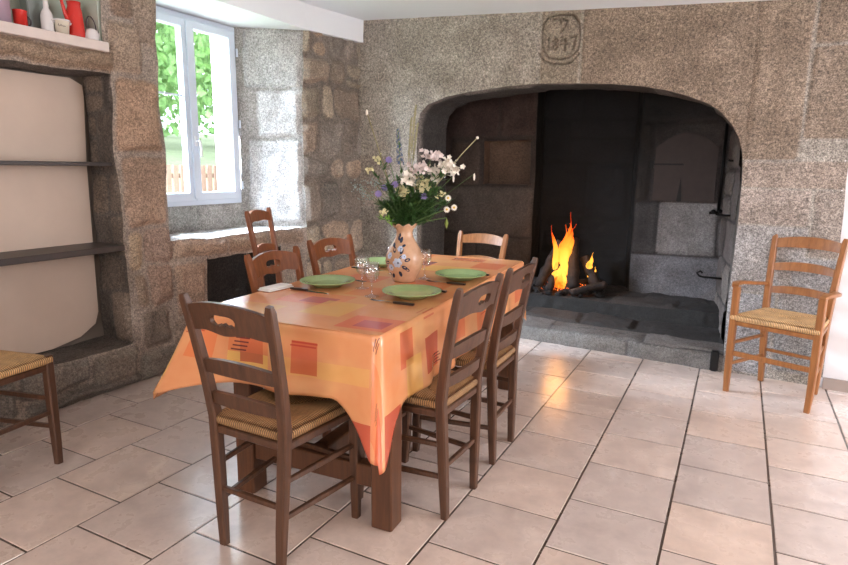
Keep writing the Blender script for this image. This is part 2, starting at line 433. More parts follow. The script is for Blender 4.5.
wf.quad(FW(XC - .05, 0), FW(-2.41, 0), FW(-2.41, CEIL(-2.41)), FW(XC - .05, CEIL(XC)), NF, layF, uvF, .014, (0, 0, 0, 0))
wf.quad(FW(0, 0), FW(.56, 0), FW(.525, 2.3), FW(0, 2.3), NF, layF, uvF, .012, (1, 0, 0, 0))
# the lintel: from the arch curve up to the ceiling
A = np.array([p for p in ARCH[2:-1]])
seg = np.concatenate([[0], np.cumsum(np.linalg.norm(np.diff(A, axis=0), axis=1))])
sp = np.concatenate([np.linspace(0, seg[-1], 190)])
xa = np.interp(sp, seg, A[:, 0])
fine = np.linspace(-1.40, -1.04, 100)
keep = sp[(xa < -1.41) | (xa > -1.03)]
seg_f = np.interp(fine, A[:, 0], seg)
sp = np.sort(np.concatenate([keep, seg_f]))
ax = np.interp(sp, seg, A[:, 0]); az = np.interp(sp, seg, A[:, 1])
bx_ = -2.41 + (ax + 2.41) ; bz_ = np.array([CEIL(x) + .02 for x in bx_])
tt = np.linspace(0, 1, 130)
Pz = az[:, None] * (1 - tt) + bz_[:, None] * tt; Px = ax[:, None] * (1 - tt) + bx_[:, None] * tt
Py = 4.31 - .08 * Px
P = np.stack([Px, Py, Pz], -1)
# carved oval, motif and date 1847 on the keystone
strokes = [[(-1.243, 2.372), (-1.144, 2.352), (-1.098, 2.3), (-1.084, 2.21), (-1.096, 2.122), (-1.155, 2.081), (-1.226, 2.071), (-1.309, 2.086), (-1.35, 2.144), (-1.362, 2.237), (-1.354, 2.32), (-1.315, 2.361), (-1.243, 2.372)],
           [(-1.376, 2.121), (-1.336, 2.067), (-1.279, 2.041), (-1.206, 2.036), (-1.135, 2.047), (-1.085, 2.096)],
           [(-1.275, 2.343), (-1.241, 2.34), (-1.225, 2.318)], [(-1.214, 2.337), (-1.182, 2.317), (-1.198, 2.282), (-1.223, 2.248)],
           [(-1.310, 2.222), (-1.311, 2.14)],
           [(-1.262, 2.182), (-1.280, 2.200), (-1.262, 2.220), (-1.244, 2.200), (-1.262, 2.182), (-1.284, 2.158), (-1.262, 2.136), (-1.240, 2.158), (-1.262, 2.182)],
           [(-1.206, 2.218), (-1.222, 2.176), (-1.176, 2.176)], [(-1.188, 2.205), (-1.190, 2.130)],
           [(-1.150, 2.212), (-1.112, 2.216), (-1.134, 2.132)]]
def strokes_d(U, V):
    best = np.full(U.shape, 9.0)
    for s in strokes:
        for (x0, y0), (x1, y1) in zip(s[:-1], s[1:]):
            dx, dy = x1 - x0, y1 - y0; t = np.clip(((U - x0) * dx + (V - y0) * dy) / (dx * dx + dy * dy + 1e-9), 0, 1)
            best = np.minimum(best, np.hypot(U - x0 - t * dx, V - y0 - t * dy))
    return best
class Carved(Layout):
    def __call__(self, U, V):
        h, c = super().__call__(U, V); d = strokes_d(U, V); k = np.exp(-(d / .0065) ** 2)
        # chamfer that runs along the arch
        return h - .016 * k, c * (1 - .36 * k[..., None])
layC = Carved(stF, (158, 148, 136), 0.004, 0.02, 0.005, 0.006, 0.012)
wf.patch(P, NF, layC, P[..., 0], P[..., 2], (0, 0, 1, 0))
# between straight part of jambs and arch start
wf.quad(FW(0, 1.313), FW(0.0, 1.313), FW(0, 2.3), FW(0, 2.3), NF, layF, uvF, .5) if False else None
# intrados, jamb reveals
full = np.array(ARCH); L = np.concatenate([[0], np.cumsum(np.linalg.norm(np.diff(full, axis=0), axis=1))])
ss = np.linspace(0, L[-1], 420); ix = np.interp(ss, L, full[:, 0]); iz = np.interp(ss, L, full[:, 1])
dd = np.linspace(0, .42, 26)
splay = np.where(ix > -1.2, -0.04, 0.03)
Q = np.stack([ix[:, None] + .08 * dd + (splay[:, None] * dd / .42) * (np.abs(ix + 1.2) > 1.0)[:, None], (4.31 - .08 * ix)[:, None] + dd + 0 * ix[:, None], iz[:, None] + 0 * dd], -1)
jam = Layout(courses(-1, 8, -1, 1, (.5, .6), (.4, .6), [(128, 120, 114), (120, 112, 104)], .012, 8), (120, 112, 104), .01, .02, .004, .006)
nr = np.array([0, 0, -1.0])
depth_tone = np.clip(1.3 - (dd[None, :] / .07) * 1.0 + .35 * fbm(Q, 5, 3, 6.6), .17, 1)  # inner faces get darker with depth into the opening
depth_tone = np.where(Q[..., 0] < -.6, depth_tone, np.maximum(depth_tone, .5))
wf.patch(Q, (0, 0, -1), jam, ss[:, None] + 0 * dd, dd + 0 * ss[:, None], (0, 0, 1, 1), depth_tone)
wall_fire = wf.build('wall_fireplace', M_GRAN); struct(wall_fire)
# plain wall right of the chimney + its skirting
b = MB(); b.add([(.535, 4.268, 0), (3.1, 4.062, 0), (3.1, 4.062, 2.6), (.50, 4.27, 2.6), (.535, 4.42, 0), (3.1, 4.3, 0), (3.1, 4.3, 2.6), (.50, 4.42, 2.6)],
               [(0, 1, 2, 3), (7, 6, 5, 4), (0, 4, 5, 1), (1, 5, 6, 2), (2, 6, 7, 3), (3, 7, 4, 0)])
struct(b.build('wall_plaster', simple('white plaster', (222, 216, 216), .85, var=.03, vscale=2)))
b = MB(); b.box((1.83, 4.150, .035), (2.55, .016, .07), rz=-math.atan(.08)); struct(b.build('baseboard_right', simple('baseboard', (150, 132, 122), .5)))

# ---- inside of the fireplace ----------------------------------------------------
wi = Wall(0.014, 2.4)
soot = (10, 10, 10)
YB = 5.50
stB = [(-2.9, -2.26, .1, .66, (70, 60, 54)), (-2.62, -1.70, .69, 1.13, (84, 76, 70)), (-2.9, -2.64, .67, 1.13, (64, 56, 50)), (-2.9, -2.55, 1.15, 1.8, (58, 46, 42)), (-2.53, -2.24, 1.15, 1.56, (74, 62, 55)),
       (-2.6, -2.05, 1.60, 2.3, (62, 48, 44)), (-2.03, -1.70, 1.60, 2.3, (66, 52, 47)), (-2.24, -1.70, .1, .67, (72, 64, 58))]
layB = Layout(stB, (58, 50, 46), .012, .03, .012, .012, .02)
HN = (-2.19, -1.74, 1.16, 1.56)
ptB = lambda u, v: (u, YB - .06, v); NI = (0, -1, 0)
grid_with_holes(wi, (-2.85, -1.69), (0, 2.5), [HN], ptB, NI, layB, uvF, .018)
rust = Layout([], (104, 84, 70), .02, .02, 0, .012)
wi.quad((HN[0], YB + .08, HN[2]), (HN[1], YB + .08, HN[2]), (HN[1], YB + .08, HN[3]), (HN[0], YB + .08, HN[3]), NI, rust, uvF, .03, (1, 1, 1, 1))
for (a, c, nn) in (((HN[0], HN[2]), (HN[0], HN[3]), (1, 0, 0)), ((HN[1], HN[2]), (HN[1], HN[3]), (-1, 0, 0)), ((HN[0], HN[2]), (HN[1], HN[2]), (0, 0, 1)), ((HN[0], HN[3]), (HN[1], HN[3]), (0, 0, -1))):
    wi.quad((a[0], YB - .06, a[1]), (c[0], YB - .06, c[1]), (c[0], YB + .08, c[1]), (a[0], YB + .08, a[1]), nn, rust, uvF, .02, (1, 1, 1, 1))
# the sooty middle, set back, with an arched fire recess
layS = Layout(courses(-1.8, -.8, .1, 2.5, (.3, .5), (.35, .6), [(14, 14, 15), (17, 17, 18), (12, 12, 13)], .02, 5), soot, .01, .02, .010, .01, .02)
wi.quad((-1.69, YB - .06, 0), (-1.69, YB + .18, 0), (-1.69, YB + .18, 2.5), (-1.69, YB - .06, 2.5), (1, 0, 0), layS, uvL, .02, (1, 1, 0, 0))
def sootmask(P):
    x = P[..., 0]; return 0.30 + 0.9 * np.clip((x + 1.5) / .9 + .25 * fbm(P, 3, 3, 2.2), 0, .35)
wi.quad((-1.69, YB + .18, 0), (-.86, YB + .18, 0), (-.86, YB + .18, 2.5), (-1.69, YB + .18, 2.5), NI, layS, uvF, .02, (1, 1, 0, 0))
wi.quad((-.86, YB + .18, 0), (-.80, YB, 0), (-.80, YB, 2.5), (-.86, YB + .18, 2.5), (-1, -.3, 0), layS, uvL, .02, (1, 1, 0, 0))
stR = [(-.84, .15, .2, .58, (112, 110, 112)), (-.27, .25, .1, .575, (116, 112, 112)), (-.80, -.60, .60, 1.04, (74, 72, 72)), (-.60, -.14, .60, 1.05, (128, 124, 122)), (-.12, .3, .60, .92, (104, 100, 98)),
       (-.12, .3, .94, 1.4, (96, 88, 82)), (-.12, .3, 1.42, 1.9, (78, 70, 66)), (-.80, -.70, 1.06, 1.7, (58, 52, 48)), (-.68, -.14, 1.05, 1.7, (66, 60, 58)), (-.80, .3, 1.72, 2.4, (40, 38, 38))]
layR = Layout(stR, (52, 46, 44), .010, .03, .012, .010, .02)
def sootR(P):   # soot staining that spreads from the flue over the stones
    d = np.clip((P[..., 0] + .86) / .35 + .6 * fbm(P, 3.5, 3, 8.1) - .5 * np.clip((P[..., 2] - 1.2) / 1.0, 0, 1), 0, 1); return .22 + .78 * d
wi.quad((-.80, YB, 0), (.12, YB, 0), (.12, YB, 2.5), (-.80, YB, 2.5), NI, layR, uvF, .016, (1, 0, 0, 0), sootR)
# sides
laySide = Layout(courses(4, 6, .0, 2.5, (.26, .42), (.35, .6), [(104, 96, 92), (96, 88, 84), (112, 104, 98)], .02, 12), (50, 46, 44), .012, .03, .012, .01, .02)
wi.quad((-.012, 4.74, 0), (-.10, YB + .02, 0), (-.10, YB + .02, 2.5), (-.012, 4.74, 2.5), (-1, 0, 0), laySide, uvL, .018)
wi.quad((-2.36, 4.90, 0), (-2.66, YB, 0), (-2.66, YB, 2.5), (-2.36, 4.90, 2.5), (1, 0, 0), layB, uvL, .03)
# hood above, closed and black
wi.quad((-2.9, 4.7, 2.5), (.3, 4.7, 2.5), (.3, 5.8, 2.5), (-2.9, 5.8, 2.5), (0, 0, -1), layS, uvXY, .06)
wi.quad((-2.42, 4.90, 1.60), (.05, 4.72, 1.60), (.05, 4.72, 2.5), (-2.42, 4.9, 2.5), (0, 1, 0), layS, uvF, .05) if False else None
struct(wi.build('wall_hearth', M_SOOTY))

b = MB(); b.box((-1.3, 5.95, 1.2), (3.9, .2, 3.0)); b.box((-3.3, 5.2, 1.2), (.4, 1.6, 3.0)); b.box((.45, 5.2, 1.2), (.5, 1.6, 3.0)); b.box((-1.3, 5.2, 2.75), (4.2, 1.8, .2)); b.box((-1.3, 5.2, -.2), (4.2, 1.8, .2))  # unseen boxes added round the hearth to stop light leaking in
struct(b.build('light_leak_shield', simple('leak shield', (60, 54, 50), .95)))
# hearth slab with its worn granite kerb, the raised fire bed behind
wk = Wall(0.016, 4.0)
kerb = Layout([(-2.5, -1.55, -.05, 1, (104, 98, 92)), (-1.54, -.62, -.05, 1, (112, 106, 100)), (-.61, .1, -.05, 1, (108, 104, 100))], (84, 78, 74), .01, .02, .004, .012)
hf = Layout(courses(-2.8, .2, 4.2, 5.7, (.28, .4), (.4, .7), [(58, 54, 52), (50, 46, 44), (64, 58, 55)], .014, 6), (40, 37, 35), .02, .03, .008, .016, .03)
uvP = lambda P: (P[..., 0], P[..., 1])
wk.quad(FW(-2.42, -.01, -.03), FW(0.0, -.01, -.03), FW(0.0, .105, -.012), FW(-2.42, .105, -.012), NF, kerb, uvF, .014, (0, 0, 0, 1))
ktop = Layout(courses(-2.8, .2, 4.0, 4.72, (.3, .4), (.6, .9), [(100, 94, 90), (92, 86, 82)], .014, 16), (60, 56, 54), .02, .03, .004, .014, .03)
wk.quad(FW(-2.42, .105, -.012), FW(0, .105, -.012), FW(-.03, .115, .25), FW(-2.42, .115, .25), (0, 0, 1), ktop, uvP, .014, (0, 0, 1, 1))
wk.quad(FW(-2.42, .115, .25), FW(-.03, .115, .25), (-.03, 4.93, .13), (-2.5, 4.98, .13), (0, 0, 1), hf, uvP, .016, (0, 0, 1, 1))
wk.quad((-2.5, 4.98, .13), (-.03, 4.93, .13), (-.03, 4.96, .235), (-2.5, 5.01, .235), (0, -1, 0), hf, uvF, .014, (0, 0, 1, 1))
wk.quad((-2.5, 5.01, .235), (-.03, 4.96, .235), (0, 5.75, .25), (-2.9, 5.75, .25), (0, 0, 1), hf, uvP, .018, (0, 0, 1, 0))
struct(wk.build('floor_hearth', M_SOOTY))

# ---- floor -----------------------------------------------------------------------
XSL = [-3.62, -3.235, -2.85, -2.444, -2.036, -1.633, -1.248, -.865, -.494, -.128, .2275, .5785, .932, 1.286, 1.64, 1.994, 2.348, 2.70, 3.06]
PIT = .3525; rnd = random.Random(3)
vs = []; fs = []; cols = []
def addq(ps, q, c):
    o = len(vs); vs.extend(ps); fs.extend(tuple(i + o for i in f) for f in q); cols.extend([c] * len(ps))
gro = s2l((88, 74, 66))
addq([(-3.7, -2.7, -.004), (3.2, -2.7, -.004), (3.2, 4.7, -.004), (-3.7, 4.7, -.004)], [(0, 1, 2, 3)], gro)
for i in range(len(XSL) - 1):
    k = i - 9; off = 0 if k % 2 == 0 else PIT / 2
    n0 = math.floor((-2.7 - 2.072 - off) / PIT); x0, x1 = XSL[i], XSL[i + 1]
    for n in range(n0, n0 + 23):
        y0 = 2.072 + off + n * PIT; y1 = y0 + PIT
        if y1 < -2.7 or y0 > 4.6: continue
        g = .0042; e = .0018
        X0, X1, Y0, Y1 = x0 + g, x1 - g, y0 + g, y1 - g
        k_ = rnd.uniform(.965, 1.035); w = rnd.uniform(-3, 3)
        c = s2l(((206 + w) * k_, (186) * k_, (175 - w) * k_))
        z = rnd.uniform(-.0004, .0004)
        q = [(X0, Y0, -.003), (X1, Y0, -.003), (X1, Y1, -.003), (X0, Y1, -.003), (X0 + e, Y0 + e, z), (X1 - e, Y0 + e, z), (X1 - e, Y1 - e, z), (X0 + e, Y1 - e, z)]
        addq(q, [(4, 5, 6, 7), (0, 1, 5, 4), (1, 2, 6, 5), (2, 3, 7, 6), (3, 0, 4, 7)], c)
me = bpy.data.meshes.new('floor'); me.from_pydata(vs, [], fs); me.update()
at = me.color_attributes.new('Col', 'FLOAT_COLOR', 'POINT')
for i, c in enumerate(cols): at.data[i].color = (*c, 1)
m, nt, bs = new_mat('glazed terracotta tile')
a = N(nt, 'ShaderNodeVertexColor', layer_name='Col'); co = coord(nt)
f = noise(nt, co, 7, 5, .65); f2 = noise(nt, co, 40, 4, .6)
r = ramp(nt, f, [(.3, (.80, .78, .78)), (.7, (1.12, 1.12, 1.12))]); c = mixc(nt, a.outputs[0], r.outputs[0], 1.0, 'MULTIPLY')
nt.links.new(c, bs.inputs['Base Color'])
rr = ramp(nt, f, [(.3, (.34,) * 3), (.7, (.24,) * 3)]); nt.links.new(rr.outputs[0], bs.inputs['Roughness'])
bs.inputs['Coat Weight'].default_value = .6; bs.inputs['Coat Roughness'].default_value = .16
fb = noise(nt, co, 3.2, 2, .4); h = math_n(nt, 'ADD', fb, math_n(nt, 'MULTIPLY', f2, .05)); bump(nt, bs, h, .006, .5)
me.materials.append(m)
fl = bpy.data.objects.new('floor', me); COL.objects.link(fl); struct(fl)

# ---- the rest of the room (behind the camera) -----------------------------------
M_RW = simple('room plaster', (214, 204, 192), .9)
b = MB(); b.box((3.16, .8, 1.2), (.1, 7.2, 2.9)); struct(b.build('wall_right', M_RW))
b = MB(); b.box((0, -2.75, 1.2), (7.4, .1, 2.9)); struct(b.build('wall_back', M_RW))
b = MB(); b.box((-3.75, -1.0, 1.2), (.1, 3.4, 2.9)); b.box((-3.66, 1.0, 1.2), (.1, 3.3, 2.9)); struct(b.build('wall_outer', M_RW))

# ---- window ------------------------------------------------------------------------
M_PVC = simple('white lacquered window frame', (208, 216, 228), .3)
m, nt, bs = new_mat('window glass')
for nd in list(nt.nodes):
    if nd.type != 'OUTPUT_MATERIAL': nt.nodes.remove(nd)
out = [n for n in nt.nodes][0]
tr = N(nt, 'ShaderNodeBsdfTransparent'); gl = N(nt, 'ShaderNodeBsdfGlossy'); gl.inputs['Roughness'].default_value = .02
mx = N(nt, 'ShaderNodeMixShader'); mx.inputs[0].default_value = .05
nt.links.new(tr.outputs[0], mx.inputs[1]); nt.links.new(gl.outputs[0], mx.inputs[2]); nt.links.new(mx.outputs[0], out.inputs[0])
M_PANE = m
win = thing('window_1', (XW, 0, 0), 0, 'white two leaf window in the thick stone wall', 'window'); win['kind'] = 'structure'
def rectframe(b, y0, y1, z0, z1, w, d, x, wb=None):
    wb = wb or w
    b.box((x, (y0 + y1) / 2, z0 + wb / 2), (d, y1 - y0, wb), bev=.004); b.box((x, (y0 + y1) / 2, z1 - w / 2), (d, y1 - y0, w), bev=.004)
    b.box((x, y0 + w / 2, (z0 + z1) / 2), (d * .98, w, z1 - z0 - .01), bev=.004); b.box((x, y1 - w / 2, (z0 + z1) / 2), (d * .98, w, z1 - z0 - .01), bev=.004)
b = MB(); rectframe(b, WY0, WY1, WZ0, WZ1, .045, .07, -.02); b.build('window_frame', M_PVC, win)
ymid = 3.165
for (y0, y1) in ((WY0 + .04, ymid), (ymid + .002, WY1 - .04)):
    b = MB(); rectframe(b, y0, y1, WZ0 + .035, WZ1 - .04, .055, .06, .012, .06); o = b.build('casement', M_PVC, win)
    b = MB(); b.box((.012, (y0 + y1) / 2, (WZ0 + WZ1) / 2), (.006, y1 - y0 - .1, WZ1 - WZ0 - .17)); b.build('pane', M_PANE, o)
    if y0 < 3: b = MB(); b.box((.018, (y0 + y1) / 2, 1.78), (.012, y1 - y0 - .1, .012)); b.build('glazing_bar', M_PVC, o)
b = MB(); b.box((.048, ymid, (WZ0 + WZ1) / 2), (.016, .045, WZ1 - WZ0 - .1), bev=.004); b.build('cover_strip', M_PVC, win)
b = MB(); b.box((.062, ymid + .005, 1.47), (.012, .026, .07), bev=.004); b.tube([(.07, ymid + .005, 1.47), (.1, ymid + .005, 1.47), (.105, ymid + .01, 1.42), (.1, ymid + .012, 1.36)], .008); b.build('window_handle', simple('handle metal', (225, 225, 228), .3), win)
for z in (2.15, 1.62, 1.15):
    b = MB(); b.tube([(.03, WY1 - .004, z - .03), (.03, WY1 - .004, z + .03)], .009); b.build('hinge', M_PVC, win)
# outer reveal of the window
b = MB(); b.box((-3.74, 3.775, 1.5), (.30, .10, 2.2)); b.box((-3.74, 2.60, 1.5), (.30, .12, 2.2)); b.box((-3.74, 3.17, 2.44), (.30, 1.2, .12)); b.box((-3.75, 3.17, .93), (.32, 1.2, .1))
b.box((-3.74, 4.6, 1.3), (.29, 1.7, 2.8)); b.box((-3.74, 3.17, .44), (.29, 1.1, .88)); struct(b.build('wall_outside', simple('outside render', (206, 196, 194), .9)))

# ---- outside -------------------------------------------------------------------------
GZ = .68
M_GRASS = simple('pale lawn', (140, 150, 116), .9, var=.15, vscale=8)  # muted grass colour with random variation
b = MB(); b.add([(x, y, z) for x, z in ((-3.9, GZ), (-7.5, GZ), (-11, 1.6), (-30, 3.2)) for y in (-12, 40)], [(0, 1, 3, 2), (2, 3, 5, 4), (4, 5, 7, 6)]); o = struct(b.build('ground_outside', M_GRASS))
M_FEN = simple('weathered picket wood', (112, 84, 72), .8, var=.15)
t = thing('picket_fence', (-6.6, 0, GZ), 0, 'brown picket fence on the lawn outside the window', 'fence')
b = MB(); y = 4.0
while y < 9.5:
    b.box((0, y, .31), (.02, .075, .62)); y += .115
b.build('pickets', M_FEN, t)
b = MB()
for z in (.15, .48): b.box((-.03, 6.75, z), (.03, 5.6, .06))
b.build('fence_rail', M_FEN, t)
m, nt, bs = new_mat('leaves'); co = coord(nt)
f = noise(nt, co, 6, 5, .7); r = ramp(nt, f, [(.3, s2l((104, 146, 84))), (.55, s2l((150, 190, 118))), (.75, s2l((186, 214, 152)))])
nt.links.new(r.outputs[0], bs.inputs['Base Color']); bs.inputs['Roughness'].default_value = .6
M_LEAF = m; M_BARK = simple('bark', (96, 80, 66), .9)
def tree(x, y, h, rad, label, seed):
    t = thing('leafy_tree', (x, y, 1.65), 0, label, 'tree'); rn = random.Random(seed)
    b = MB(); b.tube([(0, 0, 0), (.05, .03, h * .4), (0, .1, h * .8)], [.16, .12, .06]); b.build('trunk', M_BARK, t)
    b = MB()
    for i in range(2600):
        a = rn.uniform(0, 2 * PI); ph = math.acos(rn.uniform(-1, 1)); rr = rad * (rn.random() ** .4) * (1 + .25 * math.sin(3 * a + seed) * math.sin(2 * ph))
        c = Vector((rr * math.sin(ph) * math.cos(a), rr * math.sin(ph) * math.sin(a), h * .6 + rr * 1.25 * math.cos(ph)))
        R = Euler((rn.uniform(0, 6), rn.uniform(0, 6), rn.uniform(0, 6))).to_matrix(); s = rn.uniform(.12, .24)
        b.add([c + R @ Vector(q) for q in ((-s * .6, 0, 0), (0, -s * .4, .02), (s * .6, 0, 0), (0, s * .4, .02))], [(0, 1, 2, 3)])
    b.build('crown', M_LEAF, t)
tree(-12.0, 9.4, 4.2, 1.8, 'bushy green tree filling the left window pane, behind the picket fence', 2)
tree(-13.5, 13.2, 4.6, 1.9, 'tall green tree seen through the right window pane beside the outside wall', 5)
tree(-20.5, 16.6, 6.6, 3.0, 'pale green tree farthest back between the two nearer trees outside', 8)

# ================================================================== FURNITURE
M_CHAIR = wood('chestnut chair wood', (60, 37, 25), (104, 68, 46))
M_LIGHTC = wood('honey chair wood', (120, 72, 36), (172, 112, 62))
M_REDW = wood('reddish chair wood', (100, 56, 32), (144, 84, 48))
M_TABLE = wood('oak table wood', (70, 42, 26), (112, 70, 44))
def rush_mat(name, a, c):
    m, nt, bs = new_mat(name)
    uv = N(nt, 'ShaderNodeUVMap'); sx = N(nt, 'ShaderNodeSeparateXYZ'); nt.links.new(uv.outputs[0], sx.inputs[0])
    co = coord(nt); n1 = noise(nt, co, 45, 3)
    w = math_n(nt, 'SINE', math_n(nt, 'ADD', math_n(nt, 'MULTIPLY', sx.outputs[0], 2 * PI / .0085), math_n(nt, 'MULTIPLY', n1, 3)))
    w = math_n(nt, 'ADD', math_n(nt, 'MULTIPLY', w, .5), .5)
    r = ramp(nt, w, [(0, s2l(tuple(v * .55 for v in a))), (.35, s2l(a)), (1, s2l(c))])
    f = noise(nt, co, 18, 4); r2 = ramp(nt, f, [(.3, (.75, .72, .68)), (.7, (1.15, 1.12, 1.1))])
    nt.links.new(mixc(nt, r.outputs[0], r2.outputs[0], 1.0, 'MULTIPLY'), bs.inputs['Base Color']); bs.inputs['Roughness'].default_value = .6
    bump(nt, bs, w, .003, .8); return m
M_RUSH = rush_mat('rush seat', (140, 102, 64), (186, 142, 94)); M_RUSH2 = rush_mat('pale rush seat', (196, 150, 98), (230, 188, 136))

def rush_seat(wf, wr, yf, yr, z, mat, parent):
    n = 28; vs = []; fs = []; uvs = []
    for i in range(n + 1):
        for j in range(n + 1):
            u = i / n * 2 - 1; v = j / n * 2 - 1
            y = yr + (yf - yr) * (v + 1) / 2; hw = (wr + (wf - wr) * (v + 1) / 2) / 2
            d = min(1 - abs(u), 1 - abs(v)); zz = z + .013 * math.sqrt(max(0, min(1, d * 5))) - .010 * (max(0, d) ** 1.1)
            # diagonal valleys where the strands turn
            dg = abs(abs(u) - abs(v)); zz -= .004 * math.exp(-(dg / .05) ** 2) * (d > .05)
            vs.append((u * hw, y, zz))
    nb = len(vs)
    for i in range(n):
        for j in range(n):
            a = i * (n + 1) + j; fs.append((a, a + n + 1, a + n + 2, a + 1))
            u = (i + .5) / n * 2 - 1; v = (j + .5) / n * 2 - 1
            k = 0 if abs(v) > abs(u) else 1
            uvs += [(vs[q][k], vs[q][1 - k]) for q in fs[-1]]
    # rolled edge wrapping the seat rails
    border = [(i * (n + 1)) for i in range(n + 1)] + [n * (n + 1) + j for j in range(1, n + 1)] + [i * (n + 1) + n for i in range(n - 1, -1, -1)] + [j for j in range(n - 1, 0, -1)]
    cy = (yf + yr) / 2; prev = border; first = True
    for (off, dz) in ((.007, -.006), (.0085, -.015), (.004, -.026), (-.012, -.033)):
        cur = []
        for q in border:
            x, y, zz = vs[q]; l = math.hypot(x, y - cy); cur.append(len(vs)); vs.append((x + x / l * off, y + (y - cy) / l * off, z + dz))
        L = len(border)
        for q in range(L):
            p = (q + 1) % L; fs.append((prev[q], prev[p], cur[p], cur[q]))
            x, y = vs[border[q]][0], vs[border[q]][1]; hw = max(abs(vs[b_][0]) for b_ in border)
            k = 0 if (abs(y - yf) < .02 or abs(y - yr) < .02) else 1
            uvs += [(vs[g][k], vs[g][2]) for g in fs[-1]]
        prev = cur
    fs.append(tuple(reversed(prev))); uvs += [(0, 0)] * len(prev)
    me = bpy.data.meshes.new('seat'); me.from_pydata(vs, [], fs); me.update()
    ul = me.uv_layers.new(name='UVMap')
    for i, q in enumerate(uvs): ul.data[i].uv = q
    for p in me.polygons: p.use_smooth = True
    me.materials.append(mat); o = bpy.data.objects.new('seat', me); COL.objects.link(o); o.parent = parent
    return o

def rail_mesh(hw, top, bot, thick, yb, bend, hole=None, n=40):
    """a curved slat; top/bot are functions of x in -1..1; hole: list of points (x,z)"""
    def Y(x, z, s): return yb(z) - bend * (1 - (x / hw) ** 2) + s * thick / 2
    b = MB()
    if hole is None:
        m = 20; vs = []
        for s in (-1, 1):
            for r in (0, 1):
                for i in range(m + 1):
                    x = -hw + 2 * hw * i / m; z = (bot, top)[r](x / hw); vs.append((x, Y(x, z, s), z))
        k = m + 1; fs = []
        for i in range(m):
            fs += [(i, i + 1, k + i + 1, k + i), (2 * k + i, 3 * k + i, 3 * k + i + 1, 2 * k + i + 1), (i, 2 * k + i, 2 * k + i + 1, i + 1), (k + i, k + i + 1, 3 * k + i + 1, 3 * k + i)]
        fs += [(0, k, 3 * k, 2 * k), (m, 2 * k + m, 3 * k + m, k + m)]
        return b.add(vs, fs)
    H = len(hole); cx = sum(p[0] for p in hole) / H; cz = sum(p[1] for p in hole) / H
    outer = []
    for x, z in hole:    # ray from the hole centre to the outline
        dx, dz = x - cx, z - cz; lo, hi = 0, 40
        for _ in range(40):
            mid = (lo + hi) / 2; X, Z = cx + dx * mid, cz + dz * mid
            ok = abs(X) <= hw and bot(max(-1, min(1, X / hw))) <= Z <= top(max(-1, min(1, X / hw)))
            lo, hi = (mid, hi) if ok else (lo, mid)
        outer.append((cx + dx * lo, cz + dz * lo))
    R = 7; vs = []
    for s in (-1, 1):
        for r in range(R):
            t = (r / (R - 1)) ** 1.0
            for i in range(H):
                x = hole[i][0] * (1 - t) + outer[i][0] * t; z = hole[i][1] * (1 - t) + outer[i][1] * t; vs.append((x, Y(x, z, s), z))
    fs = []
    for s in range(2):
        for r in range(R - 1):
            for i in range(H):
                j = (i + 1) % H; o = s * R * H + r * H; fs.append((o + i, o + j, o + H + j, o + H + i))
    for i in range(H):
        j = (i + 1) % H; fs.append((i, j, R * H + j, R * H + i)); o = (R - 1) * H; fs.append((o + i, o + j, R * H + o + j, R * H + o + i))
    return b.add(vs, fs)

def flower_hole(cz):
    """slot with rounded ends whose lower edge rises into a three-lobed flower"""
    pts = []
    n = 160
    for i in range(n):
        a = 2 * PI * i / n; x = .052 * math.copysign(abs(math.cos(a)) ** .75, math.cos(a)); z = .021 * math.copysign(abs(math.sin(a)) ** .8, math.sin(a)) 
        if z < 0 and abs(x) < .036:
            lob = max(.0105 - abs(x + .02) * .9 if abs(x + .02) < .0105 else 0, .0150 - abs(x) * .8 if abs(x) < .013 else 0, .0105 - abs(x - .02) * .9 if abs(x - .02) < .0105 else 0)
            z = z + lob * 1.1
        pts.append((x, cz + z + .05 * abs(x)))
    return pts

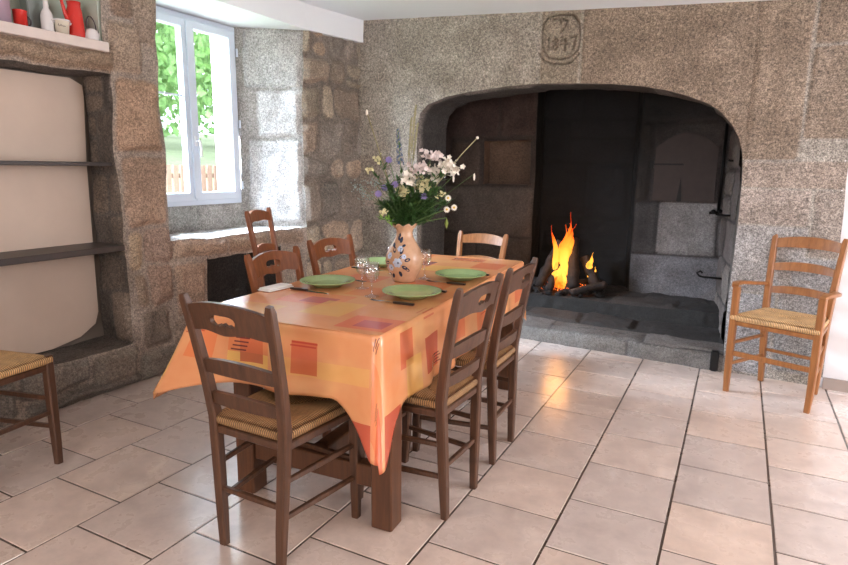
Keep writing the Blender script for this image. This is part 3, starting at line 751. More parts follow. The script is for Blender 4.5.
def make_chair(kind, wmat, rmat, label, group=None, H=.90, arms=False):
    t = thing('dining_chair' if not arms else 'armchair', (0, 0, 0), 0, label, 'chair', group)
    zs = .472 if kind != 'side' else .49; zt = H
    wb, wtop, wfr = .128, .180, .180
    if arms: wb, wtop, wfr = .15, .185, .22
    ybk = lambda z: -.165 - .012 * max(0, (zs - z) / zs) - .078 * (max(0, z - zs) / (zt - zs)) ** 1.3
    xbk = lambda z: wb + (wtop - wb) * (z / zt) ** 1.1
    for s in (-1, 1):
        zz = [0, .12, .3, zs, zs + .15, zs + .3, zt - .02, zt]
        b = MB(); b.sweep([(s * xbk(z), ybk(z), z) for z in zz], [(.030, .026), (.034, .032), (.036, .036), (.036, .038), (.035, .034), (.033, .030), (.031, .026), (.022, .018)])
        shade_auto(b.build('leg', wmat, t))
    for s in (-1, 1):
        top = zs + .005 if not arms else .64
        b = MB(); b.sweep([(s * (wfr - .004), .186, 0), (s * wfr, .180, .10), (s * wfr, .178, .3), (s * wfr, .178, top)], [(.028, .028), (.033, .033), (.037, .037), (.036, .036)])
        shade_auto(b.build('leg', wmat, t))
    # crest rail and slats
    def rail(zc, hgt, arch, name, bend=.022, hole=None, ogee=0):
        hw = xbk(zc) - .012
        tp = lambda u: zc + hgt / 2 + arch * (1 - u * u); bt = lambda u: zc - hgt / 2 + arch * .45 * (1 - u * u) - ogee * (math.exp(-((u) / .25) ** 2) - .5 * math.exp(-((abs(u) - .55) / .2) ** 2))
        shade_auto(rail_mesh(hw, tp, bt, .017, lambda z: ybk(z), bend, hole).build(name, wmat, t))
    if kind == 'flower':
        rail(zt - .075, .085, .026, 'crest_rail', hole=flower_hole(zt - .068), ogee=.008)
        rail(zt - .245, .045, .02, 'slat'); rail(zt - .36, .040, .016, 'slat')
    elif kind == 'tall':
        rail(zt - .06, .055, .028, 'crest_rail', ogee=.004); rail(zt - .27, .04, .02, 'slat'); rail(zt - .42, .035, .016, 'slat')
    else:
        rail(zt - .055, .055, .020, 'crest_rail'); rail(zt - .20, .042, .018, 'slat'); rail(zt - .34, .038, .014, 'slat')
    wr = 2 * xbk(zs)
    rush_seat(2 * wfr + .01, wr + .01, .195, -.172, zs, rmat, t)
    # seat rails under the rush
    for (p, q) in (((-wfr, .178), (wfr, .178)), ((-xbk(zs), -.165), (xbk(zs), -.165)), ((-wfr, .178), (-xbk(zs), -.165)), ((wfr, .178), (xbk(zs), -.165))):
        b = MB(); b.sweep([(p[0], p[1], zs - .048), (q[0], q[1], zs - .048)], [(.022, .026)] * 2, up=Vector((0, 0, 1))); b.build('seat_rail', wmat, t)
    def rung(p, q, z, r=.0095, flat=False):
        b = MB()
        if flat: b.sweep([(p[0], p[1], z), (q[0], q[1], z)], [(.014, .03)] * 2, up=Vector((0, 0, 1)))
        else: b.sweep([(p[0], p[1], z), ((p[0] + q[0]) / 2, (p[1] + q[1]) / 2, z), (q[0], q[1], z)], [(.015, .017), (.018, .02), (.015, .017)], up=Vector((0, 0, 1)))
        b.build('rung', wmat, t)
    for s in (-1, 1):
        for z in (.17, .30): rung((s * wfr, .178), (s * xbk(z), ybk(z)), z)
    rung((-wfr, .178), (wfr, .178), .24, flat=arms); rung((-xbk(.21), ybk(.21)), (xbk(.21), ybk(.21)), .21)
    if arms:
        for s in (-1, 1):
            b = MB(); za = .65
            b.sweep([(s * (wfr + .002), .20, za - .004), (s * (wfr + .012), .17, za + .006), (s * (wfr + .020), .06, za + .000), (s * (wfr + .008), -.06, za - .016), (s * (xbk(.62) + .006), ybk(.62), za - .026)],
                    [(.034, .016), (.040, .02), (.036, .02), (.030, .02), (.024, .018)], up=Vector((0, 0, 1)))
            shade_auto(b.build('armrest', wmat, t))
    return t
def put(c, x, y, face, z=0):
    """face: direction (degrees, 0 = +x) the sitter looks to"""
    c.location = (x, y, z); c.rotation_euler = (0, 0, math.radians(face - 90)); return c

ch = make_chair('flower', M_CHAIR, M_RUSH, 'dark brown wooden chair with rush seat at the near end of the table')
put(ch, -1.352, 1.545, 89)
def another(src, label, x, y, f, name=None):
    c = copy_tree(src); c['label'] = label
    if name: c.name = name
    return put(c, x, y, f)
another(ch, 'dark wooden rush chair on the right side of the table, nearer the camera', -1.045, 2.013, 178)
another(ch, 'dark wooden rush chair on the right side of the table, nearer the fireplace', -1.05, 2.496, 181)
chR = make_chair('flower', M_REDW, M_RUSH, 'reddish wooden chair on the window side of the table, nearer the camera')
put(chR, -1.745, 2.24, 2)
another(chR, 'reddish wooden chair on the window side of the table, nearer the vase and fireplace wall', -1.845, 2.82, -3)
chp = make_chair('plain', M_LIGHTC, M_RUSH2, 'light brown ladder back chair at the far end of the table by the hearth', H=.86)
put(chp, -1.60, 3.69, 264)
cht = make_chair('tall', M_REDW, M_RUSH, 'tall reddish wooden chair standing alone under the window', H=1.02)
put(cht, -2.59, 3.12, 20)
chs = make_chair('side', M_CHAIR, M_RUSH2, 'brown chair with pale rush seat by the wall niche, cut off by the left edge', H=.92)
put(chs, -2.715, 1.245, 8)
cha = make_chair('plain', M_LIGHTC, M_RUSH2, 'honey coloured wooden armchair with rush seat beside the fireplace', H=.93, arms=True)
put(cha, .305, 4.005, 249)

# ---- table --------------------------------------------------------------------------
TX0, TX1, TY0, TY1, TZ = -1.80, -1.0, 1.61, 3.44, .755
TROT = math.radians(3.6)
def trot(x, y):
    c, s = math.cos(TROT), math.sin(TROT); return (TX1 + (x - TX1) * c - (y - TY0) * s, TY0 + (x - TX1) * s + (y - TY0) * c)
tb = thing('dining_table', (*trot(-1.4, 2.525), 0), TROT, 'long dark wooden dining table under an orange cloth', 'table')
b = MB(); b.box((0, 0, .735), (.78, 1.81, .035), bev=.004); b.build('tabletop', M_TABLE, tb)
for sx in (-1, 1):
    for sy in (-1, 1):
        b = MB(); b.box((.315 * sx + (.048 if sx > 0 else .06), -.785 * -sy, .36), (.085, .085, .72), bev=.005); b.build('leg', M_TABLE, tb)
b = MB()
for sx in (-.30, .33): b.box((sx, 0, .67), (.03, 1.57, .09))
for sy in (-.78, .78): b.box((.03, sy, .67), (.6, .03, .09))
b.build('apron', M_TABLE, tb)
for sy in (-.785, .785): b = MB(); b.box((.045, sy, .19), (.60, .05, .085), bev=.004); b.build('stretcher', M_TABLE, tb)
b = MB(); b.box((.045, 0, .19), (.07, 1.58, .07), bev=.004); b.build('stretcher', M_TABLE, tb)

# ---- tablecloth ---------------------------------------------------------------------
m, nt, bs = new_mat('printed oilcloth')
uv = N(nt, 'ShaderNodeUVMap'); sx = N(nt, 'ShaderNodeSeparateXYZ'); nt.links.new(uv.outputs[0], sx.inputs[0])
U_, V_ = sx.outputs[0], sx.outputs[1]
nf = noise(nt, uv.outputs[0], 4.5, 3); base = ramp(nt, nf, [(.3, s2l((218, 138, 90))), (.5, s2l((222, 150, 102))), (.7, s2l((224, 162, 108)))])
cur = base.outputs[0]
def rect_mask(cu, cv, hu, hv):
    a = math_n(nt, 'LESS_THAN', math_n(nt, 'ABSOLUTE', math_n(nt, 'SUBTRACT', U_, cu)), hu)
    c = math_n(nt, 'LESS_THAN', math_n(nt, 'ABSOLUTE', math_n(nt, 'SUBTRACT', V_, cv)), hv)
    return math_n(nt, 'MULTIPLY', a, c)
RED, DRED, ORG, YEL, MAU, BLK = (204, 86, 58), (184, 62, 50), (222, 116, 68), (230, 180, 96), (176, 72, 84), (84, 40, 48)
rects = [(-1.52, 1.44, .085, .05, YEL, .8), (-1.22, 1.47, .20, .03, YEL, .35), (-1.51, 1.50, .05, .045, DRED, .75), (-1.28, 1.505, .052, .058, RED, .75), (-1.52, 1.535, .085, .045, ORG, .6),
         (-1.70, 1.50, .05, .06, ORG, .7), (-.91, 1.80, .065, .05, RED, .7), (-.84, 2.02, .07, .07, DRED, .75), (-.80, 1.85, .07, .06, YEL, .6), (-.87, 2.3, .06, .09, RED, .55), (-.83, 2.62, .09, .07, ORG, .8), (-.88, 2.95, .06, .08, DRED, .6), (-.86, 3.3, .07, .08, RED, .6),
         (-1.10, 1.74, .10, .085, (222, 108, 78), .8), (-1.085, 1.73, .058, .045, MAU, .85), (-1.50, 2.0, .14, .10, (226, 116, 86), .6), (-1.47, 1.98, .07, .05, MAU, .8),
         (-1.34, 1.88, .09, .11, YEL, .6), (-1.62, 1.75, .10, .08, YEL, .45), (-1.2, 2.45, .10, .12, ORG, .7), (-1.55, 2.50, .10, .09, (226, 116, 86), .7), (-1.36, 2.22, .09, .09, ORG, .5), (-1.30, 2.95, .12, .09, YEL, .6), (-1.52, 3.08, .09, .07, MAU, .7), (-1.12, 3.15, .08, .1, RED, .6),
         (-1.30, 3.32, .10, .06, DRED, .5), (-1.65, 3.3, .1, .1, ORG, .7), (-.86, 1.40, .13, .13, ORG, .6), (-1.08, 1.22, .085, .10, DRED, .8), (-.64, 1.67, .09, .075, DRED, .8), (-.70, 1.32, .14, .13, RED, .7), (-1.95, 1.9, .06, .09, YEL, .6), (-1.95, 1.45, .09, .08, YEL, .6), (-1.92, 2.4, .06, .1, RED, .6)]
for cu, cv, hu, hv, c_, al in rects:
    cur = mixc(nt, cur, s2l(c_), math_n(nt, 'MULTIPLY', rect_mask(cu, cv, hu, hv), al))
def bars(cu, cv, n, l, horiz, c_, al=.8, gap=.014, w=.0028):
    global cur
    for i in range(n):
        o = (i - (n - 1) / 2) * gap
        mk = rect_mask(cu + (.006 * i if horiz else o), cv + (o if horiz else .012 * (i % 2)), l if horiz else w, w if horiz else l)
        cur = mixc(nt, cur, s2l(c_), math_n(nt, 'MULTIPLY', mk, al))
bars(-1.565, 1.52, 4, .030, True, BLK, .85, .015); bars(-1.285, 1.552, 2, .052, True, DRED, .8, .012); bars(-.865, 1.40, 4, .035, False, BLK, .8, .013); bars(-.80, 2.06, 4, .04, False, BLK, .7, .012)
bars(-1.75, 1.54, 2, .04, True, DRED, .7); bars(-.99, 1.58, 3, .018, False, BLK, .8, .010); bars(-1.0, 2.0, 3, .05, False, DRED, .6, .02); bars(-.87, 2.66, 3, .04, False, DRED, .7)
nt.links.new(cur, bs.inputs['Base Color']); bs.inputs['Roughness'].default_value = .22; bs.inputs['Coat Weight'].default_value = .35; bs.inputs['Coat Roughness'].default_value = .12
bump(nt, bs, noise(nt, uv.outputs[0], 9, 3), .005, .3)
M_CLOTH = m
cw, cd = TX1 - TX0, TY1 - TY0; ccx, ccy = (TX0 + TX1) / 2, (TY0 + TY1) / 2
rad = .022; loop = []   # perimeter: position, outward normal, corner proximity (signed), flat uv
def edge_pts(p0, p1, nrm, n):
    for i in range(n):
        t = (i + .5) / n; loop.append((p0[0] + (p1[0] - p0[0]) * t, p0[1] + (p1[1] - p0[1]) * t, nrm))
def corner_pts(cx, cy, a0, n=14):
    for i in range(n):
        a = a0 + (i + .5) / n * PI / 2; loop.append((cx + rad * math.cos(a), cy + rad * math.sin(a), (math.cos(a), math.sin(a))))
corner_pts(TX1 - rad, TY0 + rad, -PI / 2); edge_pts((TX1, TY0 + rad), (TX1, TY1 - rad), (1, 0), 90)
corner_pts(TX1 - rad, TY1 - rad, 0); edge_pts((TX1 - rad, TY1), (TX0 + rad, TY1), (0, 1), 40)
corner_pts(TX0 + rad, TY1 - rad, PI / 2); edge_pts((TX0, TY1 - rad), (TX0, TY0 + rad), (-1, 0), 90)
corner_pts(TX0 + rad, TY0 + rad, PI); edge_pts((TX0 + rad, TY0), (TX1 - rad, TY0), (0, -1), 44)
corners = [((TX1, TY0), .43, (.02, -.05), .17), ((TX1, TY1), .34, (.0, .05), .2), ((TX0, TY1), .42, (-.05, .05), .2), ((TX0, TY0), .35, (-.165, -.03), .24)]
NR = 22; vs = []; fs = []; uvs = {}
OV = .25
Lp = len(loop)
for r in range(NR + 1):
    t = r / NR
    for i, (x, y, nr_) in enumerate(loop):
        drop = .235 if abs(nr_[1]) > .7 else .27
        drop += .008 * math.sin(x * 9 + y * 5)
        fx = fy = 0.0; kmx = 0.0
        for (c, dr, fl_, wd) in corners:
            d = math.hypot(x - c[0], y - c[1]); k = max(0, 1 - d / wd) ; k = k * k * (3 - 2 * k) if k > 0 else 0
            drop += (dr - .24) * k; kmx = max(kmx, k)
            fx += fl_[0] * k; fy += fl_[1] * k
            # cloth gathered towards the hanging point lower down
            g = .55 * k * t
            if d < wd: fx -= (x - c[0]) * g * .9 / max(t, .05) * t; fy -= (y - c[1]) * g * .9 / max(t, .05) * t
        wave = (.010 * math.sin((x + y * 1.3) * 17 + 1.3) + .006 * math.sin((x - y) * 31)) * t * (1 - kmx)
        out = .008 + .018 * t + wave
        e = min(1, t * 9); cz = TZ + .006 - (.012 * e * e) - drop * max(0, t - .03)
        tt_ = t ** 1.15
        vs.append((x + nr_[0] * out * (1 if r else 0) + fx * tt_, y + nr_[1] * out * (1 if r else 0) + fy * tt_, cz if r else TZ + .006))
        uvs[len(vs) - 1] = (x + nr_[0] * drop * t, y + nr_[1] * drop * t)
for r in range(NR):
    for i in range(Lp):
        j = (i + 1) % Lp; fs.append((r * Lp + i, r * Lp + j, (r + 1) * Lp + j, (r + 1) * Lp + i))
fs.append(tuple(range(Lp)))
vs = [(*trot(x, y), z) for x, y, z in vs]
me = bpy.data.meshes.new('tablecloth'); me.from_pydata(vs, [], fs); me.update()
ul = me.uv_layers.new(name='UVMap')
for p in me.polygons:
    for li in p.loop_indices: ul.data[li].uv = uvs[me.loops[li].vertex_index]
    p.use_smooth = len(p.vertices) == 4
me.materials.append(M_CLOTH); cl = bpy.data.objects.new('tablecloth', me); COL.objects.link(cl)
md = cl.modifiers.new('t', 'SOLIDIFY'); md.thickness = .0015; md.offset = 0
tag(cl, 'orange patterned oilcloth draped over the dining table', 'tablecloth')
TT = TZ + .0075

# ---- tableware ------------------------------------------------------------------------
M_PLATE = simple('green glazed earthenware', (144, 164, 110), .18, var=.06, vscale=30)
M_STEEL = simple('steel', (170, 165, 160), .22, 1.0); M_HAND = simple('cutlery handle', (52, 34, 28), .35)
m, nt, bs = new_mat('drinking glass'); bs.inputs['Base Color'].default_value = (1, 1, 1, 1); bs.inputs['Roughness'].default_value = .02
nt.nodes.remove(bs); out = [n for n in nt.nodes if n.type == 'OUTPUT_MATERIAL'][0]
tr = N(nt, 'ShaderNodeBsdfTransparent'); tr.inputs[0].default_value = (.95, .95, .95, 1); gl = N(nt, 'ShaderNodeBsdfGlossy'); gl.inputs['Roughness'].default_value = .03
mx = N(nt, 'ShaderNodeMixShader'); mx.inputs[0].default_value = .16
nt.links.new(tr.outputs[0], mx.inputs[1]); nt.links.new(gl.outputs[0], mx.inputs[2]); nt.links.new(mx.outputs[0], out.inputs[0]); M_GLASS = m
def plate(x, y, label, r=.127):
    prof = [(0, .012), (r * .52, .012), (r * .60, .014), (r * .70, .022), (r * .97, .030), (r, .030), (r * .995, .026), (r * .72, .016), (r * .55, .002), (r * .5, .0), (0, .001)]
    o = MB().lathe(prof, 48).build('plate', M_PLATE, None, True, (x, y, TT)); return tag(o, label, 'plate', 'green plates on the orange tablecloth')
P1, P2, P3, P4 = (-1.645, 2.21), (-1.195, 2.195), (-1.19, 2.69), (-1.74, 2.83)
plate(*P1, 'green plate on the window side of the table, in front of the vase')
plate(*P2, 'green plate nearest the camera, on the right side of the table')
plate(*P3, 'green plate right of the vase, by the farther right chair')
plate(*P4, 'green plate partly hidden behind the vase on the window side')
def cutlery(kind, x, y, ang, label):
    t = thing(kind, (x, y, TT), ang, label, kind)
    if kind == 'knife':
        b = MB(); b.add([(-.0075, .0, .001), (.0075, .0, .001), (.008, .09, .001), (.004, .108, .001), (-.006, .112, .001), (-.0065, 0, .0028), (.0065, 0, .0028), (.008, .09, .0014), (.004, .108, .0014), (-.006, .112, .0024)], [(4, 3, 2, 1, 0), (5, 6, 7, 8, 9)] + [(i, (i + 1) % 5, 5 + (i + 1) % 5, 5 + i) for i in range(5)])
        b.build('blade', M_STEEL, t)
    else:
        b = MB(); b.sweep([(0, 0, .004), (0, .05, .006), (0, .065, .005)], [(.006, .002), (.008, .002), (.022, .002)], up=Vector((0, 0, 1)))
        for i in range(4): b.sweep([((i - 1.5) * .006, .064, .005), ((i - 1.5) * .006, .09, .003), ((i - 1.5) * .0055, .11, .006)], [(.003, .0018)] * 3, up=Vector((0, 0, 1)))
        b.build('tines', M_STEEL, t)
    b = MB(); b.sweep([(0, .002, .005), (0, -.04, .006), (0, -.09, .0055)], [(.012, .008), (.017, .009), (.015, .008)], up=Vector((0, 0, 1))); b.build('handle', M_HAND, t)
    return t
R90 = PI / 2
cutlery('knife', P1[0] + .0, P1[1] - .150, -R90, 'dark handled knife between the window side plate and the near table end')
cutlery('fork', P1[0] + .0, P1[1] + .155, -R90, 'fork beyond the window side plate in front of the vase')
cutlery('fork', P2[0] - .0, P2[1] - .150, R90, 'fork on the camera side of the nearest green plate')
cutlery('knife', P2[0] + .0, P2[1] + .150, R90, 'dark handled knife on the far side of the nearest green plate')
cutlery('fork', P3[0], P3[1] - .150, R90, 'fork on the near side of the green plate right of the vase')
cutlery('knife', P3[0], P3[1] + .152, R90, 'knife on the far side of the green plate right of the vase')
cutlery('knife', P4[0], P4[1] - .150, -R90, 'knife on the near side of the plate half hidden by the vase')
cutlery('fork', P4[0], P4[1] + .152, -R90, 'fork beyond the plate half hidden by the vase')
def wineglass(x, y, label):
    h = .145
    prof = [(0, 0), (.031, 0), (.031, .002), (.010, .006), (.0045, .014), (.004, .055), (.010, .064), (.026, .078), (.034, .10), (.0345, .12), (.031, h), (.0298, h), (.033, .12), (.0325, .10), (.0245, .080), (.008, .068), (0, .066)]
    o = MB().lathe(prof, 28).build('wine_glass', M_GLASS, None, True, (x, y, TT)); tag(o, label, 'glass', 'stemmed glasses on the table')
wineglass(-1.475, 2.24, 'clear stemmed glass beside the window side plate, left of the vase')
wineglass(-1.345, 2.115, 'clear stemmed glass left of the green plate nearest the camera')
wineglass(-1.345, 2.60, 'clear stemmed glass right of the vase')
wineglass(-1.545, 2.64, 'clear stemmed glass just left behind the vase, near the half hidden plate')
M_PAD = simple('plain white', (232, 226, 222), .8)
b = MB(); n = 8
for k in range(2): b.box((0, 0, .004 + k * .007), (.15 - .008 * k, .075 - .006 * k, .006), rz=.04 * k, bev=.0025)  # thin stacked white boxes for a pale patch at the table edge
o = b.build('pad', M_PAD, None, True, (-1.795, 2.03, TT)); o.rotation_euler = (0, 0, 1.5)
tag(o, 'flat white napkin at the window side edge of the tablecloth', 'pad')

# ---- vase --------------------------------------------------------------------------------
VX, VY = -1.404, 2.50
m, nt, bs = new_mat('tan glazed vase'); co = coord(nt)
sx = N(nt, 'ShaderNodeSeparateXYZ'); nt.links.new(co, sx.inputs[0])
nn = noise(nt, co, 22, 2); base = ramp(nt, nn, [(.3, s2l((186, 142, 110))), (.7, s2l((206, 164, 132)))])
M_VASE = m; nt.links.new(base.outputs[0], bs.inputs['Base Color']); bs.inputs['Roughness'].default_value = .2
vase = thing('flower_vase', (VX, VY, TT), 0, 'tan ceramic vase with blue painted flowers and a wavy rim in the table middle', 'vase')
vp = [(0, 0), (.052, 0), (.056, .006), (.066, .03), (.084, .065), (.091, .098), (.088, .125), (.074, .16), (.054, .192), (.042, .215), (.038, .235), (.042, .252), (.052, .266), (.060, .275), (.056, .275), (.046, .262), (.036, .245), (.033, .225), (.036, .21), (0, .20)]
def vr(z):
    zz = [p[1] for p in vp[2:14]]; rr = [p[0] for p in vp[2:14]]; return float(np.interp(z, zz, rr))
def wobv(r, z, a, i):
    return (r * (1 + (.05 * math.cos(8 * a) if i in (13, 14) else 0)), z + (.006 * math.cos(8 * a) if 12 <= i <= 15 else 0))
o = MB().lathe(vp, 64, wob=wobv).build('vase_body', M_VASE, vase, True)
# painted flower spray: thin raised glaze following the body
def on_vase(a, z, off=.0008): r = vr(z) + off; return Vector((r * math.cos(a), r * math.sin(a), z))
def decal(b, a0, z0, pts):
    n = len(pts); vs_ = [on_vase(a0, z0)] + [on_vase(a0 + du / vr(z0), z0 + dv) for du, dv in pts]
    b.add(vs_, [(0, i + 1, (i + 1) % n + 1) for i in range(n)])
A0 = math.atan2(-VY, -VX) - .38
def pet(l, w, ang, n=10):
    out = []
    for i in range(n):
        t = i / n * 2 * PI; x = l * (.5 + .5 * math.cos(t)); y = w * math.sin(t); out.append((x * math.cos(ang) - y * math.sin(ang), x * math.sin(ang) + y * math.cos(ang)))
    return out
bw = MB(); bd = MB(); rn = random.Random(11)
for (da, z, s) in ((0, .10, 1.0), (-.42, .075, .7), (.1, .165, .6), (-.55, .13, .7), (.35, .13, .5)):
    for k in range(6): decal(bw, A0 + da, z, pet(.024 * s, .010 * s, k * PI / 3))
    decal(bd, A0 + da, z, [(q[0] * .9, q[1] * .9) for q in pet(.010 * s, .006 * s, 0)])
for (da, z, an, l) in ((.25, .085, -.5, .03), (.38, .11, .3, .03), (-.2, .145, 2, .03), (.15, .14, 1.2, .03), (.05, .19, 1.4, .03), (-.05, .2, 2.2, .025), (-.3, .045, 4, .03), (.1, .06, 5, .03), (.2, .175, .4, .02), (-.5, .10, 3.4, .03), (-.15, .215, 1.6, .02), (-.7, .085, 3.4, .03), (.45, .075, 5.6, .025), (-.35, .17, 2.4, .028), (-.62, .05, 4.4, .02), (.12, .12, .9, .02)):
    decal(bd, A0 + da, z, pet(l, l * .28, an))
o = bw.build('painted_petals', simple('pale blue glaze', (186, 196, 216), .2), vase); o['label'] = 'pale blue painted petals'
o = bd.build('painted_leaves', simple('dark blue glaze', (48, 56, 76), .2), vase); o['label'] = 'dark blue painted leaves'

# ---- bouquet -------------------------------------------------------------------------------
Rv = Vector((.888, .460, 0)); Hv = Vector((-.460, .888, 0)); VT = Vector((VX, VY, TT + .262))
M_STEM = simple('green stem', (86, 110, 60), .6); M_DRY = simple('dry straw', (150, 142, 104), .7)
M_FOL = simple('bouquet foliage', (58, 88, 42), .5, var=.4, vscale=60); M_FOLB = simple('bright leaves', (128, 176, 70), .5)
M_PWH = simple('white petals', (228, 218, 204), .6, var=.06); M_PPK = simple('pinkish white petals', (222, 206, 202), .6, var=.06); M_PUR = simple('lilac petals', (132, 116, 164), .6, var=.1)
M_BLU = simple('delphinium blue', (74, 86, 112), .6, var=.5, vscale=90); M_CRM = simple('cream florets', (216, 206, 160), .6, var=.1); M_YEL = simple('daisy centre', (220, 180, 60), .6)
M_GRY = simple('grey green seed heads', (142, 156, 150), .7, var=.15)
brn = random.Random(21)
def stem_thing(name, label, cat, px, py, dep=0.0, group=None, bend=.3, r=.0018, mat=None, root=0.0):
    """px,py: sideways and upwards reach from the vase mouth in metres"""
    t = thing(name, tuple(VT), 0, label, cat, group)
    tip = Rv * px + Hv * dep + Vector((0, 0, py)); rt = Rv * (root + px * .06) + Hv * dep * .1
    st = Vector((rt.x * .8, rt.y * .8, -.045)); midp = rt + (tip - rt) * .5 + Vector((0, 0, py * .10)) - (Rv * px + Hv * dep) * bend * .3
    q = [rt * (1 - u) ** 2 + midp * 2 * u * (1 - u) + tip * u * u for u in (0, .2, .4, .6, .8, 1)]
    MB().tube([st] + q, r, 6).build('stem', mat or M_STEM, t, True)
    return t, tip, q
def disc_petals(b, c, nrm, R, n, w=.4, cup=.2):
    nrm = nrm.normalized(); u = nrm.orthogonal().normalized(); v = nrm.cross(u)
    for k in range(n):
        a = 2 * PI * k / n; d = u * math.cos(a) + v * math.sin(a); s = nrm.cross(d)
        b.add([c, c + d * R * .55 + s * R * w + nrm * R * cup * .5, c + d * R + nrm * R * cup, c + d * R * .55 - s * R * w + nrm * R * cup * .5], [(0, 1, 2, 3)])
def rdir(up=.3):
    return (Vector((brn.uniform(-1, 1), brn.uniform(-1, 1), brn.uniform(-1, 1))) + Vector((0.2, -.8, up))).normalized()
def leaves(t, q, n, s, mat=None, lo=0, name='foliage'):
    b = MB()
    for k in range(n):
        u = brn.uniform(lo, .9) * (len(q) - 1); i = int(u); p = q[i].lerp(q[min(i + 1, len(q) - 1)], u - i)
        d = Vector((brn.uniform(-1, 1), brn.uniform(-1, 1), brn.uniform(-.3, 1))).normalized(); sd = d.cross(Vector((0, 0, 1))).normalized() if abs(d.z) < .95 else Vector((1, 0, 0))
        l = s * brn.uniform(.6, 1.2); w = l * .16
        b.add([p, p + d * l * .4 + sd * w, p + d * l, p + d * l * .4 - sd * w, p + d * l * .45 + Vector((0, 0, l * .06))], [(0, 1, 4), (1, 2, 4), (2, 3, 4), (3, 0, 4)])
    b.build(name, mat or M_FOL, t)
# px->metres: (px-405)/205, (224-py)/205
def PX(x, y): return (x - 405) / 207.0, (222 - y) / 207.0
def cluster(x, y, rad_, n, mat, label, group, dep=0, fl=.011):
    px, py = PX(x, y); t, tip, q = stem_thing('white_flower', label, 'flower', px, py, dep, group); b = MB()
    for k in range(n):
        d = rdir(.1); c = tip + Vector((brn.gauss(0, 1), brn.gauss(0, 1), brn.gauss(0, .8))) * rad_ * .5
        disc_petals(b, c, d, fl * brn.uniform(.8, 1.3), 5, .42, .3)
    b.build('blossom', mat, t); leaves(t, q, 22, .055); return t
for i, (x, y, mt, lb) in enumerate([(432, 153, M_PPK, 'pinkish white blossom at the top of the bouquet'), (445, 162, M_PWH, 'white blossom at the upper right of the bouquet'),
                                    (420, 166, M_PPK, 'pink tinged blossom left of the tallest white blooms'), (434, 170, M_PWH, 'full white blossom in the centre right of the bouquet'), (453, 164, M_PWH, 'outermost white blossom above the twig'),
                                    (410, 174, M_PWH, 'white blossom in the middle of the bouquet below the grass stalks'), (424, 180, M_CRM, 'cream blossom low in the middle of the bouquet'), (401, 186, M_CRM, 'cream blossom low on the left of the middle')]):
    t = cluster(x, y, .040, 32, mt, lb, None, brn.uniform(-.05, .03), .013)
for x, y, lb in [(372, 166, 'cream floret spray at the far left top of the bouquet'), (385, 207, 'cream floret spray low on the left of the bouquet'), (379, 157, 'small cream floret beside the purple scabious'), (439, 190, 'cream floret spray beside the daisies')]:
    t = cluster(x, y, .024, 14, M_CRM, lb, None, -.03, .008); t.name = 'cream_flower'
for x, y, lb in [(390, 158, 'purple scabious bloom highest on the left of the bouquet'), (396, 181, 'purple bloom under the blue spike'), (380, 190, 'lilac bloom low on the left of the bouquet'), (424, 192, 'lilac bloom among the dark leaves on the right'), (386, 184, 'small lilac bloom between the other purple ones')]:
    px, py = PX(x, y); t, tip, q = stem_thing('purple_flower', lb, 'flower', px, py, -.05); b = MB()
    for k in range(3): disc_petals(b, tip + Vector((0, 0, k * .003)), Vector((.5, -.8, .5)), .020 - .005 * k, 9 + k, .22, .15 + .2 * k)
    b.build('blossom', M_PUR, t); leaves(t, q, 8, .045)
px, py = PX(398, 128); t, tip, q = stem_thing('delphinium', 'tall blue flower spike left of the grass stalks', 'flower', px, py, -.02, bend=.05); b = MB()
for k in range(46):
    u = k / 46; p = q[3].lerp(tip, u) + Vector((math.cos(k * 2.4), math.sin(k * 2.4), 0)) * .013 * (1.1 - u * .7); disc_petals(b, p, Vector((math.cos(k * 2.4), math.sin(k * 2.4), .2)), .008 * (1.2 - u * .6), 5, .3, .3)
b.build('blossom', M_BLU, t); leaves(t, q, 8, .05)
for x, y, d, lb in [(415, 106, 0, 'tallest upright grass stalk above the vase'), (411, 118, -.02, 'grass stalk just left of the tallest one'), (417, 122, .03, 'shorter grass stalk right of the tallest one')]:
    px, py = PX(x, y); t, tip, q = stem_thing('grass_stalk', lb, 'grass', px, py, d, bend=.02, r=.0024, mat=M_DRY); b = MB()
    for k in range(46):
        u = k / 46; p = q[3].lerp(tip, u) + Vector((math.cos(k * 2.4), math.sin(k * 2.4), 0)) * .0038; b.blob(p, (.0024, .0024, .006), k, 0, 1)
    b.build('seed_head', M_DRY, t, True)
px, py = PX(369, 114); t, tip, q = stem_thing('dry_stalk', 'bare stalk leaning left with a small pale bud', 'stalk', px, py, -.03, bend=-.25, r=.0026, mat=simple('olive stalk', (128, 120, 78), .7)); b = MB(); b.blob(tip, (.006, .006, .014), 1, .1); b.build('bud', M_PWH, t, True)
px, py = PX(474, 136); t, tip, q = stem_thing('bare_twig', 'bare twig reaching far right from the bouquet', 'twig', px, py, -.02, bend=.1, r=.0024, mat=M_DRY); b = MB(); b.blob(tip, .007, 1, .1); b.build('bud', M_PWH, t, True)
for x, y, lb in [(447, 193, 'small white daisy right of the vase, the upper of two'), (453, 202, 'small white daisy right of the vase, the lower of two'), (446, 204, 'small white daisy turned down beside the lower daisy')]:
    px, py = PX(x, y); t, tip, q = stem_thing('daisy', lb, 'flower', px, py, -.05); b = MB(); disc_petals(b, tip, Vector((.45, -.85, .2)), .017, 13, .2, .05); b.build('petals', M_PWH, t)
    b = MB(); b.blob(tip + Vector((.45, -.85, .2)) * .003, .006, 1, 0, 1); b.build('flower_centre', M_YEL, t, True)
